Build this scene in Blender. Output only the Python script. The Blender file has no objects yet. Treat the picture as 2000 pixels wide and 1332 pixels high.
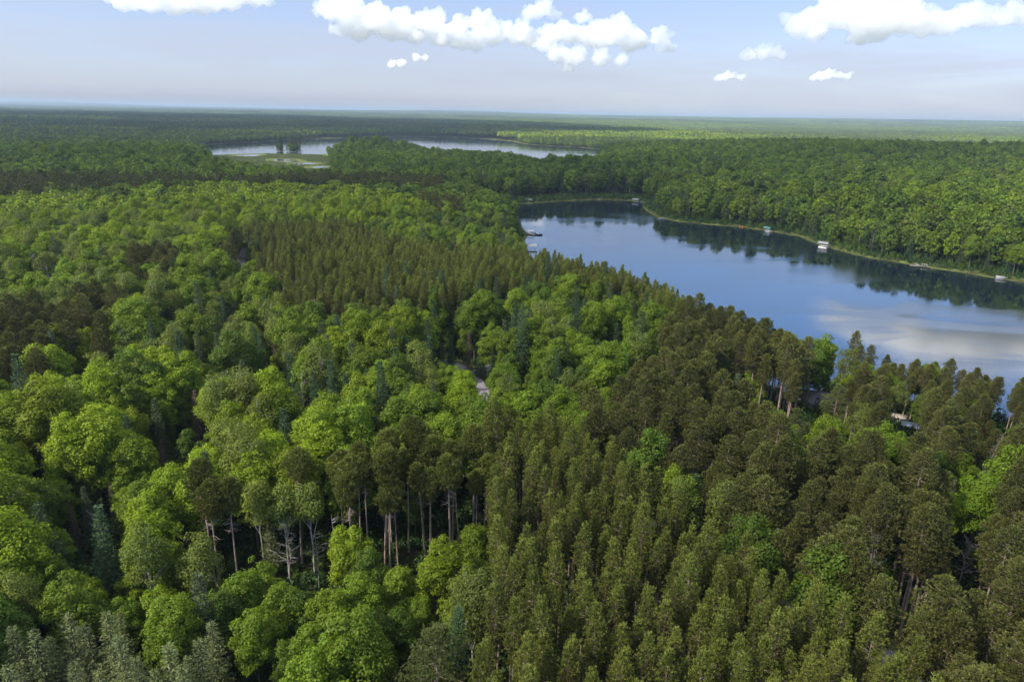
import bpy, bmesh, math, random
import numpy as np
from mathutils import Vector, Matrix

# ------------------------------------------------------------------ camera, sky, sun, exposure
SC = bpy.context.scene
COL = SC.collection
R_ = math.radians
CAM = np.array([0.0, 0.0, 74.0])
PITCH, ROLL = R_(18.45), R_(1.15)
FPX = 1333.0
cp, sp, cr, sr = math.cos(PITCH), math.sin(PITCH), math.cos(ROLL), math.sin(ROLL)
FW = np.array([0, cp, -sp]); r0 = np.array([1.0, 0, 0]); u0 = np.array([0, sp, cp])
RT = cr * r0 + sr * u0; UP = cr * u0 - sr * r0
cd = bpy.data.cameras.new('camera'); cam = bpy.data.objects.new('camera', cd); COL.objects.link(cam)
cd.lens = 24.0; cd.sensor_width = 36.0; cd.clip_start = 1.0; cd.clip_end = 250000
cam.matrix_world = Matrix(((RT[0], UP[0], -FW[0], 0), (RT[1], UP[1], -FW[1], 0), (RT[2], UP[2], -FW[2], CAM[2]), (0, 0, 0, 1)))
SC.camera = cam

SUN_EL, SUN_AZ = R_(43), R_(-115)          # azimuth measured from +Y towards +X: the sun stands left of and a little behind the viewer
TO_SUN = np.array([math.sin(SUN_AZ) * math.cos(SUN_EL), math.cos(SUN_AZ) * math.cos(SUN_EL), math.sin(SUN_EL)])
W = bpy.data.worlds.new("World"); SC.world = W; W.use_nodes = True
nt = W.node_tree; nt.nodes.clear()
wo = nt.nodes.new('ShaderNodeOutputWorld'); bg = nt.nodes.new('ShaderNodeBackground'); sky = nt.nodes.new('ShaderNodeTexSky')
sky.sky_type = 'NISHITA'; sky.sun_disc = False; sky.sun_elevation = SUN_EL; sky.sun_rotation = SUN_AZ % (2 * math.pi)
sky.air_density = 1.0; sky.dust_density = 0.2; sky.ozone_density = 2.5; sky.altitude = 400
bg.inputs[1].default_value = 0.1
tcw = nt.nodes.new('ShaderNodeTexCoord'); sx = nt.nodes.new('ShaderNodeSeparateXYZ'); nt.links.new(tcw.outputs['Generated'], sx.inputs[0])
cr_w = nt.nodes.new('ShaderNodeValToRGB'); nt.links.new(sx.outputs[2], cr_w.inputs[0])
SKYT = ((0.0, (.44, .44, .56)), (0.03, (.48, .48, .60)), (0.08, (.60, .58, .70)), (0.14, (.62, .62, .74)), (0.27, (1.12, 1.28, 1.55)), (0.45, (1.1, 1.02, .9)))
while len(cr_w.color_ramp.elements) < len(SKYT): cr_w.color_ramp.elements.new(.5)
for e, (p_, c_) in zip(cr_w.color_ramp.elements, SKYT): e.position = p_; e.color = (*c_, 1)
tint = nt.nodes.new('ShaderNodeMix'); tint.data_type = 'RGBA'; tint.blend_type = 'MULTIPLY'; tint.inputs[0].default_value = 1.0
nt.links.new(sky.outputs[0], tint.inputs[6]); nt.links.new(cr_w.outputs[0], tint.inputs[7]); 
# a thin high veil whitens the lower sky, streaked a little
mpw = nt.nodes.new('ShaderNodeMapping'); mpw.inputs['Scale'].default_value = (1.6, 1.6, 13.0); nt.links.new(tcw.outputs['Generated'], mpw.inputs[0])
nzw = nt.nodes.new('ShaderNodeTexNoise'); nzw.inputs['Scale'].default_value = 2.2; nzw.inputs['Detail'].default_value = 7; nzw.inputs['Roughness'].default_value = .55; nzw.inputs['Distortion'].default_value = .5
nt.links.new(mpw.outputs[0], nzw.inputs[0])
nr = nt.nodes.new('ShaderNodeMapRange'); nr.inputs[1].default_value = .38; nr.inputs[2].default_value = .70; nr.inputs[3].default_value = -.10; nr.inputs[4].default_value = .30; nt.links.new(nzw.outputs[0], nr.inputs[0])
vr = nt.nodes.new('ShaderNodeMapRange'); vr.inputs[1].default_value = .02; vr.inputs[2].default_value = .28; vr.inputs[3].default_value = .62; vr.inputs[4].default_value = .0; nt.links.new(sx.outputs[2], vr.inputs[0])
vs_ = nt.nodes.new('ShaderNodeMath'); vs_.operation = 'ADD'; vs_.use_clamp = True; nt.links.new(nr.outputs[0], vs_.inputs[0]); nt.links.new(vr.outputs[0], vs_.inputs[1])
veil = nt.nodes.new('ShaderNodeMix'); veil.data_type = 'RGBA'; veil.inputs[7].default_value = (2.55, 2.72, 3.25, 1)
nt.links.new(vs_.outputs[0], veil.inputs[0]); nt.links.new(tint.outputs[2], veil.inputs[6]); nt.links.new(veil.outputs[2], bg.inputs[0]); nt.links.new(bg.outputs[0], wo.inputs[0])
ld = bpy.data.lights.new('sun', 'SUN'); ld.energy = 5.0; ld.angle = R_(0.6); ld.color = (1.0, 0.95, 0.86)
sun = bpy.data.objects.new('sun', ld); COL.objects.link(sun)
sun.rotation_euler = Vector(TO_SUN).to_track_quat('Z', 'Y').to_euler()
SC.view_settings.view_transform = 'Standard'; SC.view_settings.look = 'None'
SC.view_settings.exposure = 1.28; SC.view_settings.gamma = 1.0
SC.cycles.max_bounces = 12; SC.cycles.diffuse_bounces = 3; SC.cycles.glossy_bounces = 2; SC.cycles.transmission_bounces = 3
SC.cycles.volume_bounces = 8; SC.cycles.transparent_max_bounces = 10
SC.cycles.use_denoising = True
SC.cycles.sample_clamp_indirect = 6.0

rng = np.random.default_rng(7)
random.seed(7)

# ------------------------------------------------------------------ map helpers (photo map -> plan)
def gp(px, py, z=0.0):
    """the point of the plane at height z seen at a photo position"""
    d = FW * FPX + RT * (px - 1000) - UP * (py - 666)
    t = (z - CAM[2]) / d[2]
    p = CAM + d * t
    return (p[0], p[1])

def to_px(x, y, z):
    dx, dy, dz = x - CAM[0], y - CAM[1], z - CAM[2]
    f = dx * FW[0] + dy * FW[1] + dz * FW[2]
    f = np.where(f < 0.1, 0.1, f)
    X = 1000 + FPX * (dx * RT[0] + dy * RT[1] + dz * RT[2]) / f
    Y = 666 - FPX * (dx * UP[0] + dy * UP[1] + dz * UP[2]) / f
    return X, Y

def poly(pts, z=0.0, out=0.0):
    r = []
    for p in pts:
        zz = p[2] if len(p) > 2 else z
        x, y = gp(p[0], p[1], zz)
        o = p[3] if len(p) > 3 else out
        n = math.hypot(x, y)
        r.append((x + x / n * o, y + y / n * o))
    return np.array(r)

def inside(P, x, y):
    x = np.asarray(x); y = np.asarray(y)
    c = np.zeros(x.shape, bool)
    n = len(P)
    for i in range(n):
        x1, y1 = P[i]; x2, y2 = P[(i + 1) % n]
        if y1 == y2: continue
        m = ((y1 > y) != (y2 > y)) & (x < (x2 - x1) * (y - y1) / (y2 - y1) + x1)
        c ^= m
    return c

def sdist(P, x, y):
    """signed distance to polygon, positive outside"""
    d = np.full(np.shape(x), 1e18)
    n = len(P)
    for i in range(n):
        x1, y1 = P[i]; x2, y2 = P[(i + 1) % n]
        ex, ey = x2 - x1, y2 - y1
        l = ex * ex + ey * ey + 1e-9
        t = np.clip(((x - x1) * ex + (y - y1) * ey) / l, 0, 1)
        q = (x - x1 - t * ex) ** 2 + (y - y1 - t * ey) ** 2
        d = np.minimum(d, q)
    d = np.sqrt(d)
    return np.where(inside(P, x, y), -d, d)

def ldist(L, x, y):
    d = np.full(np.shape(x), 1e18)
    for i in range(len(L) - 1):
        x1, y1 = L[i]; x2, y2 = L[i + 1]
        ex, ey = x2 - x1, y2 - y1
        l = ex * ex + ey * ey + 1e-9
        t = np.clip(((x - x1) * ex + (y - y1) * ey) / l, 0, 1)
        d = np.minimum(d, (x - x1 - t * ex) ** 2 + (y - y1 - t * ey) ** 2)
    return np.sqrt(d)

# smooth value noise in plan
_NT = np.random.default_rng(3).random((64, 64))
def vnoise(x, y, s, ox=0.0, oy=0.0):
    u = x / s + ox + 1000.0; v = y / s + oy + 1000.0
    i = np.floor(u).astype(int); j = np.floor(v).astype(int)
    fx = u - i; fy = v - j
    fx = fx * fx * (3 - 2 * fx); fy = fy * fy * (3 - 2 * fy)
    g = lambda a, b: _NT[a % 64, b % 64]
    return (g(i, j) * (1 - fx) + g(i + 1, j) * fx) * (1 - fy) + (g(i, j + 1) * (1 - fx) + g(i + 1, j + 1) * fx) * fy

# ------------------------------------------------------------------ waters
T = 20.0
LAKE = poly([(955, 399), (985, 399), (1030, 399), (1090, 394), (1170, 391), (1235, 393), (1262, 398), (1254, 404), (1264, 414), (1285, 425),
             (1320, 433), (1380, 439), (1445, 444), (1500, 452), (1560, 462), (1600, 478), (1650, 493), (1700, 505), (1760, 514),
             (1800, 522), (1860, 530), (1920, 540), (2000, 553), (2200, 590), (2500, 650), (3000, 780), (2900, 1000),
             (2500, 842, 12, 4), (2300, 800, 12, 4), (2000, 748, 12, 4), (1900, 736, 12, 4), (1800, 716, 12, 4), (1720, 705, 12, 6),
             (1640, 732, 0, 0), (1590, 690, 15, 6),
             (1545, 640, T, 3), (1470, 610, T, 3), (1400, 586, T, 3), (1330, 570, T, 3), (1290, 547, T, 3), (1200, 522, T, 3), (1100, 503, T, 2),
             (1050, 492, T, 1), (1018, 489), (1022, 476), (1030, 462), (1018, 440), (1010, 420), (985, 410), (960, 404)])
FARLAKE = poly([(385, 292), (395, 285), (440, 281), (500, 278), (560, 274), (650, 271), (740, 268), (815, 267), (870, 269), (940, 272),
                (1000, 277), (1030, 283), (1080, 286), (1135, 289), (1172, 293), (1170, 297, 6), (1160, 300, 25), (1110, 304, 25), (1062, 299, 25), (1040, 291, 25), (960, 289, 25),
                (870, 284, 25), (826, 277, 25), (800, 273, 30), (740, 272, 30), (670, 272, 30), (640, 285, 15), (634, 300), (630, 302), (520, 300), (470, 301), (400, 304)])
def ell(cx, cy, a, b, n=14, rot=0.0):
    t = np.linspace(0, 2 * math.pi, n, endpoint=False)
    k = 1 + 0.25 * np.sin(3 * t + cx) + 0.12 * np.sin(5 * t)
    X, Y = a * k * np.cos(t), b * k * np.sin(t)
    return np.stack([cx + X * math.cos(rot) - Y * math.sin(rot), cy + X * math.sin(rot) + Y * math.cos(rot)], 1)
PONDS = []
for (px, py, a, b) in ((487, 304, 15, 22), (552, 313, 12, 18), (570, 316, 9, 12), (597, 320, 13, 16), (625, 327, 9, 14)):
    x, y = gp(px, py); PONDS.append(ell(x, y, a, b))
x, y = gp(1577, 289); PONDS.append(ell(x, y, 9, 60))
x, y = gp(348, 249); PONDS.append(ell(x, y, 14, 130))
ISX, ISY = gp(563, 296)
MARSH = poly([(400, 300), (520, 297), (640, 298), (655, 318, 20), (640, 335, 20), (600, 340, 20), (540, 338, 20), (470, 330, 20), (420, 314, 20)], 0)
MARSH2 = poly([(1535, 273), (1560, 272), (1562, 275), (1536, 276)], 10)
MEADOW = poly([(930, 390), (985, 393), (1000, 399), (990, 412), (950, 402)], 0)
def water_d(x, y):
    d = np.minimum(sdist(LAKE, x, y), sdist(FARLAKE, x, y))
    for P in PONDS: d = np.minimum(d, sdist(P, x, y))
    di = np.maximum(9 - np.hypot((x - ISX + 14) / 1.0, (y - ISY) / 1.5), 14 - np.hypot((x - ISX - 12) / 1.0, (y - ISY) / 1.5))
    return np.maximum(d, di)

HILLS = []   # x, y, amplitude, radius
def hill(px, py, amp, ra, rb, z=15):
    x, y = gp(px, py, z); HILLS.append((x, y, amp, ra, rb))
hill(712, 292, 22, 78, 100)
hill(1850, 320, 16, 380, 260)
hill(1500, 300, 9, 260, 200)
hill(250, 330, 9, 220, 180)
hill(60, 560, 4, 120, 80)
hill(1450, 650, 2, 30, 30)

def height(x, y, wd=None):
    x = np.asarray(x, float); y = np.asarray(y, float)
    if wd is None: wd = water_d(x, y)
    r = np.hypot(x, y)
    k = np.clip(wd / (130 + 260 * np.clip((r - 700) / 300, 0, 1)), 0, 1); k = k * k * (3 - 2 * k)
    z = np.clip(wd * 0.16, -2.5, 0.7) + np.clip((wd - 4) * 0.05, 0, 1.5)
    z = z + k * (vnoise(x, y, 210, 3.3, 1.2) * 6 + vnoise(x, y, 70, 9.3, 5.2) * 1.6)
    far = np.clip((r - 1300) / 2500, 0, 1)
    z = z + k * far * (vnoise(x, y, 1900, 1.3, 8.8) * 26 - 6) + k * np.clip((r - 6000) / 9000, 0, 1) * vnoise(x, y, 4200, .3, 4.1) ** 2 * 95
    for (hx, hy, a, ra, rb) in HILLS:
        z = z + np.clip(wd / 70, 0, 1) * a * np.exp(-((x - hx) / ra) ** 2 - ((y - hy) / rb) ** 2)
    m = np.clip(1 - sdist(MARSH, x, y) / 30, 0, 1)
    z = np.where(wd > 0, z * (1 - m) + m * np.minimum(z, 0.12), z)
    return z

def gg(px, py, up=0.0):
    """the ground seen at a photo position"""
    z = 4.0
    for _ in range(8):
        x, y = gp(px, py, z + up); z = float(height(np.array([x]), np.array([y]))[0])
    return (x, y)
ROAD = np.array([gg(500, 452), gg(478, 480), gg(470, 515), gg(520, 590), gg(640, 690), gg(800, 705), gg(885, 716), gg(918, 738), gg(950, 775),
                 gg(1090, 885), gg(1350, 1060), gg(1560, 1190), gg(1790, 1330), gg(2000, 1480)])
DRIVE = np.array([gg(918, 738), gg(950, 722), gg(975, 714)])

# ------------------------------------------------------------------ materials
def new_mat(name):
    m = bpy.data.materials.new(name); m.use_nodes = True
    t = m.node_tree; t.nodes.clear()
    out = t.nodes.new('ShaderNodeOutputMaterial')
    return m, t, out
def N(t, typ, **kw):
    n = t.nodes.new(typ)
    for k, v in kw.items():
        if k.startswith('i_'): n.inputs[int(k[2:])].default_value = v
        else: setattr(n, k, v)
    return n
def mix_rgb(t, a, b, f, mode='MIX'):
    n = t.nodes.new('ShaderNodeMix'); n.data_type = 'RGBA'; n.blend_type = mode
    for s, v in ((n.inputs[6], a), (n.inputs[7], b), (n.inputs[0], f)):
        if hasattr(v, 'is_linked') or hasattr(v, 'links'): t.links.new(v, s)
        else: s.default_value = v if not isinstance(v, tuple) else (*v, 1)
    return n.outputs[2]

def foliage(name, dark, light, trans=0.28, objvar=0.18):
    m, t, out = new_mat(name)
    geo = N(t, 'ShaderNodeNewGeometry'); oi = N(t, 'ShaderNodeObjectInfo')
    c = mix_rgb(t, dark, light, geo.outputs['Random Per Island'])
    hsv = N(t, 'ShaderNodeHueSaturation')
    mr = N(t, 'ShaderNodeMapRange'); mr.inputs[3].default_value = 1 - objvar * 1.3; mr.inputs[4].default_value = 1 + objvar * 1.3
    t.links.new(oi.outputs['Random'], mr.inputs[0]); t.links.new(mr.outputs[0], hsv.inputs['Value'])
    m2 = N(t, 'ShaderNodeMath', operation='MULTIPLY'); m2.inputs[1].default_value = 7.31
    m3 = N(t, 'ShaderNodeMath', operation='FRACT')
    t.links.new(oi.outputs['Random'], m2.inputs[0]); t.links.new(m2.outputs[0], m3.inputs[0])
    mh = N(t, 'ShaderNodeMapRange'); mh.inputs[3].default_value = 0.5 - objvar * 0.055; mh.inputs[4].default_value = 0.5 + objvar * 0.022
    t.links.new(m3.outputs[0], mh.inputs[0]); t.links.new(mh.outputs[0], hsv.inputs['Hue'])
    t.links.new(c, hsv.inputs['Color'])
    d = N(t, 'ShaderNodeBsdfDiffuse'); tr = N(t, 'ShaderNodeBsdfTranslucent'); mx = N(t, 'ShaderNodeMixShader'); mx.inputs[0].default_value = trans
    gl = N(t, 'ShaderNodeBsdfGlossy'); gl.inputs['Roughness'].default_value = 0.55; mg = N(t, 'ShaderNodeMixShader'); mg.inputs[0].default_value = 0.018
    t.links.new(hsv.outputs[0], d.inputs[0]); t.links.new(hsv.outputs[0], tr.inputs[0])
    t.links.new(d.outputs[0], mx.inputs[1]); t.links.new(tr.outputs[0], mx.inputs[2])
    t.links.new(mx.outputs[0], mg.inputs[1]); t.links.new(gl.outputs[0], mg.inputs[2]); t.links.new(mg.outputs[0], out.inputs[0])
    return m

def bark(name, a, b, scale=2.0):
    m, t, out = new_mat(name)
    tc = N(t, 'ShaderNodeTexCoord'); no = N(t, 'ShaderNodeTexNoise'); no.inputs['Scale'].default_value = scale; no.inputs['Detail'].default_value = 4
    t.links.new(tc.outputs['Object'], no.inputs['Vector'])
    ra = N(t, 'ShaderNodeMapRange'); ra.inputs[1].default_value = .35; ra.inputs[2].default_value = .65
    t.links.new(no.outputs[0], ra.inputs[0])
    c = mix_rgb(t, a, b, ra.outputs[0])
    d = N(t, 'ShaderNodeBsdfDiffuse'); t.links.new(c, d.inputs[0]); t.links.new(d.outputs[0], out.inputs[0])
    return m

def plain(name, col, rough=0.6, metal=0.0, noise=0.12, scale=3.0):
    m, t, out = new_mat(name)
    tc = N(t, 'ShaderNodeTexCoord'); no = N(t, 'ShaderNodeTexNoise'); no.inputs['Scale'].default_value = scale
    t.links.new(tc.outputs['Object'], no.inputs['Vector'])
    b = tuple(max(0, c * (1 - noise * 2)) for c in col)
    c = mix_rgb(t, col, b, no.outputs[0])
    p = N(t, 'ShaderNodeBsdfPrincipled'); p.inputs['Roughness'].default_value = rough; p.inputs['Metallic'].default_value = metal
    t.links.new(c, p.inputs['Base Color']); t.links.new(p.outputs[0], out.inputs[0])
    return m

M = {}
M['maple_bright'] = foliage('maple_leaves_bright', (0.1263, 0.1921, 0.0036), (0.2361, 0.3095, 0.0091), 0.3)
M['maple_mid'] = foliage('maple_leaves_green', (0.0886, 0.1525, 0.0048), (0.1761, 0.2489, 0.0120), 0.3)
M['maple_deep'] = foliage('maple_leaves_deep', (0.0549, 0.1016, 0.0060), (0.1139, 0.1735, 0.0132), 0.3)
M['aspen'] = foliage('aspen_leaves', (0.1013, 0.1420, 0.0165), (0.1857, 0.2239, 0.0315), 0.3)
M['pine'] = foliage('pine_needles', (0.0826, 0.0988, 0.0135), (0.1711, 0.1887, 0.0292), 0.15)
M['pine_tip'] = foliage('pine_needles_lit_tip', (0.1553, 0.1848, 0.0266), (0.2588, 0.2857, 0.0532), 0.15)  # fresh growth, lightened to paint light onto the crown tops
M['pine_dark'] = foliage('pine_needles_dark', (0.0703, 0.0767, 0.0160), (0.1432, 0.1488, 0.0343), 0.12)
M['pine_brown'] = foliage('pine_twigs_brown', (0.07, 0.05, 0.024), (0.12, 0.085, 0.045), 0.1)
M['spruce'] = foliage('spruce_needles', (0.0286, 0.0600, 0.0198), (0.0650, 0.1080, 0.0405), 0.1)
M['spruce_blue'] = foliage('spruce_needles_blue', (0.0450, 0.0644, 0.0247), (0.1125, 0.1380, 0.0570), 0.1)
M['tamarack'] = foliage('tamarack_needles', (0.1013, 0.1300, 0.0432), (0.2025, 0.2275, 0.0816), 0.2)
M['white_pine'] = foliage('white_pine_needles', (0.0900, 0.1150, 0.0300), (0.1800, 0.2070, 0.0560), 0.15)
M['dead_brown'] = foliage('dead_needles', (0.09, 0.06, 0.038), (0.16, 0.115, 0.08), 0.1)
M['dead_red'] = foliage('dead_needles_rusty', (0.14, 0.05, 0.025), (0.22, 0.09, 0.05), 0.1)
M['under'] = foliage('undergrowth_leaves', (0.02, 0.05, 0.008), (0.055, 0.11, 0.02), 0.25)
M['reed'] = foliage('reed_blades', (0.09, 0.12, 0.03), (0.19, 0.21, 0.07), 0.25)
M['bark_pine'] = bark('pine_bark', (0.28, 0.20, 0.16), (0.46, 0.35, 0.29), 1.5)
M['bark_grey'] = bark('grey_bark', (0.10, 0.085, 0.07), (0.2, 0.18, 0.15), 1.5)
M['bark_white'] = bark('birch_bark', (0.30, 0.27, 0.23), (0.58, 0.55, 0.5), 1.2)
M['bark_dead'] = bark('dead_wood', (0.19, 0.16, 0.14), (0.36, 0.33, 0.30), 1.5)

# ------------------------------------------------------------------ mesh builder
class MB:
    def __init__(s): s.v = []; s.q = []; s.mi = []; s.n = 0; s.mats = []
    def m(s, mat):
        if mat not in s.mats: s.mats.append(mat)
        return s.mats.index(mat)
    def quads(s, V, mat):            # V: (k,4,3)
        V = np.asarray(V, float).reshape(-1, 4, 3)
        k = len(V)
        s.v.append(V.reshape(-1, 3)); s.q.append(np.arange(k * 4).reshape(-1, 4) + s.n); s.n += 4 * k
        s.mi.append(np.full(k, s.m(mat)))
    def faces(s, V, F, mat):         # quads sharing vertices
        V = np.asarray(V, float); F = np.asarray(F, int)
        s.v.append(V); s.q.append(F + s.n); s.n += len(V); s.mi.append(np.full(len(F), s.m(mat)))
    def tube(s, pts, rad, mat, k=6, cap=True):
        pts = np.asarray(pts, float); n = len(pts)
        V = []
        for i in range(n):
            a = pts[min(i + 1, n - 1)] - pts[max(i - 1, 0)]
            a = a / (np.linalg.norm(a) + 1e-9)
            h = np.array([1.0, 0, 0]) if abs(a[0]) < 0.9 else np.array([0, 1.0, 0])
            u = np.cross(a, h); u /= np.linalg.norm(u); w = np.cross(a, u)
            t = np.arange(k) * 2 * math.pi / k
            V.append(pts[i] + rad[i] * (np.cos(t)[:, None] * u + np.sin(t)[:, None] * w))
        V = np.concatenate(V)
        F = []
        for i in range(n - 1):
            for j in range(k):
                F.append((i * k + j, i * k + (j + 1) % k, (i + 1) * k + (j + 1) % k, (i + 1) * k + j))
        s.faces(V, F, mat)
    def box(s, c, size, mat, rz=0.0):
        x, y, z = [q / 2 for q in size]
        V = np.array([(-x, -y, -z), (x, -y, -z), (x, y, -z), (-x, y, -z), (-x, -y, z), (x, -y, z), (x, y, z), (-x, y, z)])
        cc, ss = math.cos(rz), math.sin(rz)
        V = V @ np.array([[cc, ss, 0], [-ss, cc, 0], [0, 0, 1]]) + np.array(c)
        s.faces(V, [(0, 3, 2, 1), (4, 5, 6, 7), (0, 1, 5, 4), (1, 2, 6, 5), (2, 3, 7, 6), (3, 0, 4, 7)], mat)
    def add(s, o, off=(0, 0, 0), rz=0.0, sc=1.0):
        cc, ss = math.cos(rz), math.sin(rz)
        Rm = np.array([[cc, ss, 0], [-ss, cc, 0], [0, 0, 1]])
        base = s.n
        for v, q, mi in zip(o.v, o.q, o.mi):
            s.v.append((v * sc) @ Rm + np.array(off))
        tot = 0
        for q, mi in zip(o.q, o.mi):
            s.q.append(q + base)
            s.mi.append(np.array([s.m(o.mats[k]) for k in range(len(o.mats))])[mi])
        s.n += o.n
    def mesh(s, name, smooth=False):
        V = np.concatenate(s.v); Q = np.concatenate(s.q); I = np.concatenate(s.mi)
        me = bpy.data.meshes.new(name)
        me.vertices.add(len(V)); me.vertices.foreach_set('co', V.astype(np.float32).ravel())
        me.loops.add(Q.size); me.loops.foreach_set('vertex_index', Q.astype(np.int32).ravel())
        me.polygons.add(len(Q)); me.polygons.foreach_set('loop_start', (np.arange(len(Q)) * 4).astype(np.int32))
        me.polygons.foreach_set('loop_total', np.full(len(Q), 4, np.int32))
        for mt in s.mats: me.materials.append(M[mt] if isinstance(mt, str) else mt)
        me.polygons.foreach_set('material_index', I.astype(np.int32))
        if smooth: me.polygons.foreach_set('use_smooth', np.ones(len(Q), bool))
        me.update(calc_edges=True)
        return me

def nrm(a): return a / (np.linalg.norm(a, axis=-1, keepdims=True) + 1e-9)
def rdir(g, n, zmin=-1.0):
    z = g.uniform(zmin, 1, n); t = g.uniform(0, 2 * math.pi, n); r = np.sqrt(1 - z * z)
    return np.stack([r * np.cos(t), r * np.sin(t), z], 1)
def rhombs(mb, g, C, Nn, L, asp, mat):
    """leaf clumps: small rhombs centred at C, facing Nn"""
    n = len(C)
    t = nrm(np.cross(Nn, rdir(g, n))); b = np.cross(Nn, t)
    L = (L * g.uniform(0.7, 1.3, n))[:, None]
    bend = Nn * L * g.uniform(-0.25, 0.1, n)[:, None]
    V = np.stack([C + t * L + bend, C + b * L * asp, C - t * L + bend, C - b * L * asp], 1)
    mb.quads(V, mat)
def blades(mb, g, C, A, L, w, mat):
    """needle brushes: narrow rhombs starting at C and pointing along A"""
    n = len(C); A = nrm(A)
    s = nrm(np.cross(A, rdir(g, n)))
    L = (L * g.uniform(0.7, 1.25, n))[:, None]
    V = np.stack([C, C + A * L * 0.5 + s * w, C + A * L, C + A * L * 0.5 - s * w], 1)
    mb.quads(V, mat)

def limb(mb, g, a, b, ra, rb, mat, sag=0.0, seg=4, k=5):
    a = np.array(a, float); b = np.array(b, float)
    t = np.linspace(0, 1, seg + 1)[:, None]
    P = a * (1 - t) + b * t
    L = np.linalg.norm(b - a)
    P[1:-1] += g.normal(0, 0.035 * L, (seg - 1, 3))
    P[:, 2] += (np.sin(t[:, 0] * math.pi) * sag * L)
    mb.tube(P, np.linspace(ra, rb, seg + 1), mat, k)
    return P

# ---- broadleaf
def broadleaf(seed, tone, R=4.3, H=19.0, base=4.5, nl=46, per=230, leaf=0.18, lobe=(.7, 1.55), trunk='bark_grey', tr=0.22, open_=0.0, limbs=9):
    g = np.random.default_rng(seed)
    T_, C_ = MB(), MB()
    nl = int(nl * (1.55 if per > 100 else 1.0))
    hz = (H - base) / 2; cz = base + hz
    d = rdir(g, nl, -0.75)
    prof = 1 + 0.18 * np.sin(3 * np.arctan2(d[:, 1], d[:, 0]) + seed) + g.normal(0, 0.15, nl)
    lr = g.uniform(lobe[0], lobe[1], nl)
    sc = np.stack([(R - lr * 0.75) * prof, (R - lr * 0.75) * prof, (hz - lr * 0.6) * (1 + g.normal(0, .12, nl))], 1)
    C = d * sc + np.array([0, 0, cz])
    for i in range(nl):
        if open_ and g.random() < open_: continue
        n = int(per * (lr[i] / (1.3 if per > 100 else 1.55)) ** 2)
        q = rdir(g, n * 2)
        outw = nrm((d[i] * np.array([1, 1, 0.8]) + np.array([0, 0, 0.35]))[None])[0]
        q = q[(q @ outw) > g.uniform(-0.55, 0.1, n * 2)][:n]
        rr = lr[i] * g.uniform(0.55, 1.05, len(q)) ** 0.6
        # star-like sprays: push some directions further out
        a = np.arctan2(q[:, 1], q[:, 0]); rr *= 1 + 0.16 * np.sin(5 * a + i) * np.sin(4 * q[:, 2] + i * 2)
        rr = np.where(g.random(len(q)) < .2, rr * g.uniform(1.05, 1.4, len(q)), rr)
        P = C[i] + q * rr[:, None] * np.array([1.08, 1.08, 0.82])
        P[:, 2] -= 0.25 * (q[:, 0] ** 2 + q[:, 1] ** 2) * lr[i] * 0.5
        nn = nrm(q * 0.75 + np.array([0, 0, 0.45]) + g.normal(0, 0.42, (len(q), 3)))
        rhombs(C_, g, P, nn, leaf, 0.62, tone)
    # inner darker filling foliage
    n = int(nl * per * 0.12)
    q = rdir(g, n, -0.7); P = q * np.array([R * .62, R * .62, hz * .66]) * g.uniform(.6, 1, n)[:, None] + np.array([0, 0, cz])
    rhombs(C_, g, P, nrm(q + g.normal(0, .5, (n, 3))), leaf * 1.25, .7, tone)
    lean = g.normal(0, 0.25, 2)
    top = np.array([lean[0], lean[1], cz + hz * .35])
    z = np.linspace(0, 1, 6)
    P = np.stack([lean[0] * z ** 2 + g.normal(0, .06, 6), lean[1] * z ** 2 + g.normal(0, .06, 6), z * top[2] - 0.4 * (1 - z)], 1)
    T_.tube(P, tr * (1 - 0.72 * z) + 0.07 * (z == 0), trunk, 7)
    for i in g.choice(nl, min(limbs, nl), replace=False):
        k = g.uniform(0.45, 0.9)
        s = np.array([lean[0] * k * k, lean[1] * k * k, top[2] * k])
        limb(T_, g, s, C[i] + d[i] * lr[i] * 0.35, tr * 0.38, 0.03, trunk, 0.04)
    return T_, C_

def aspen(seed, tone='aspen', R=3.0, H=20, base=8, leaf=0.15, nl=38, per=150, trunks=1, open_=0.12, lobe=(0.8, 1.35), trunk='bark_white'):
    T_, C_ = broadleaf(seed, tone, R, H, base, nl, per, leaf, lobe, trunk, 0.16, open_, 14)
    g = np.random.default_rng(seed + 99)
    for k in range(trunks - 1):
        a = g.uniform(0, 6.28)
        limb(T_, g, (math.cos(a) * .5, math.sin(a) * .5, -.3), (math.cos(a) * R * .6, math.sin(a) * R * .6, H * .75), .13, .04, trunk, 0, 6)
    return T_, C_

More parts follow.
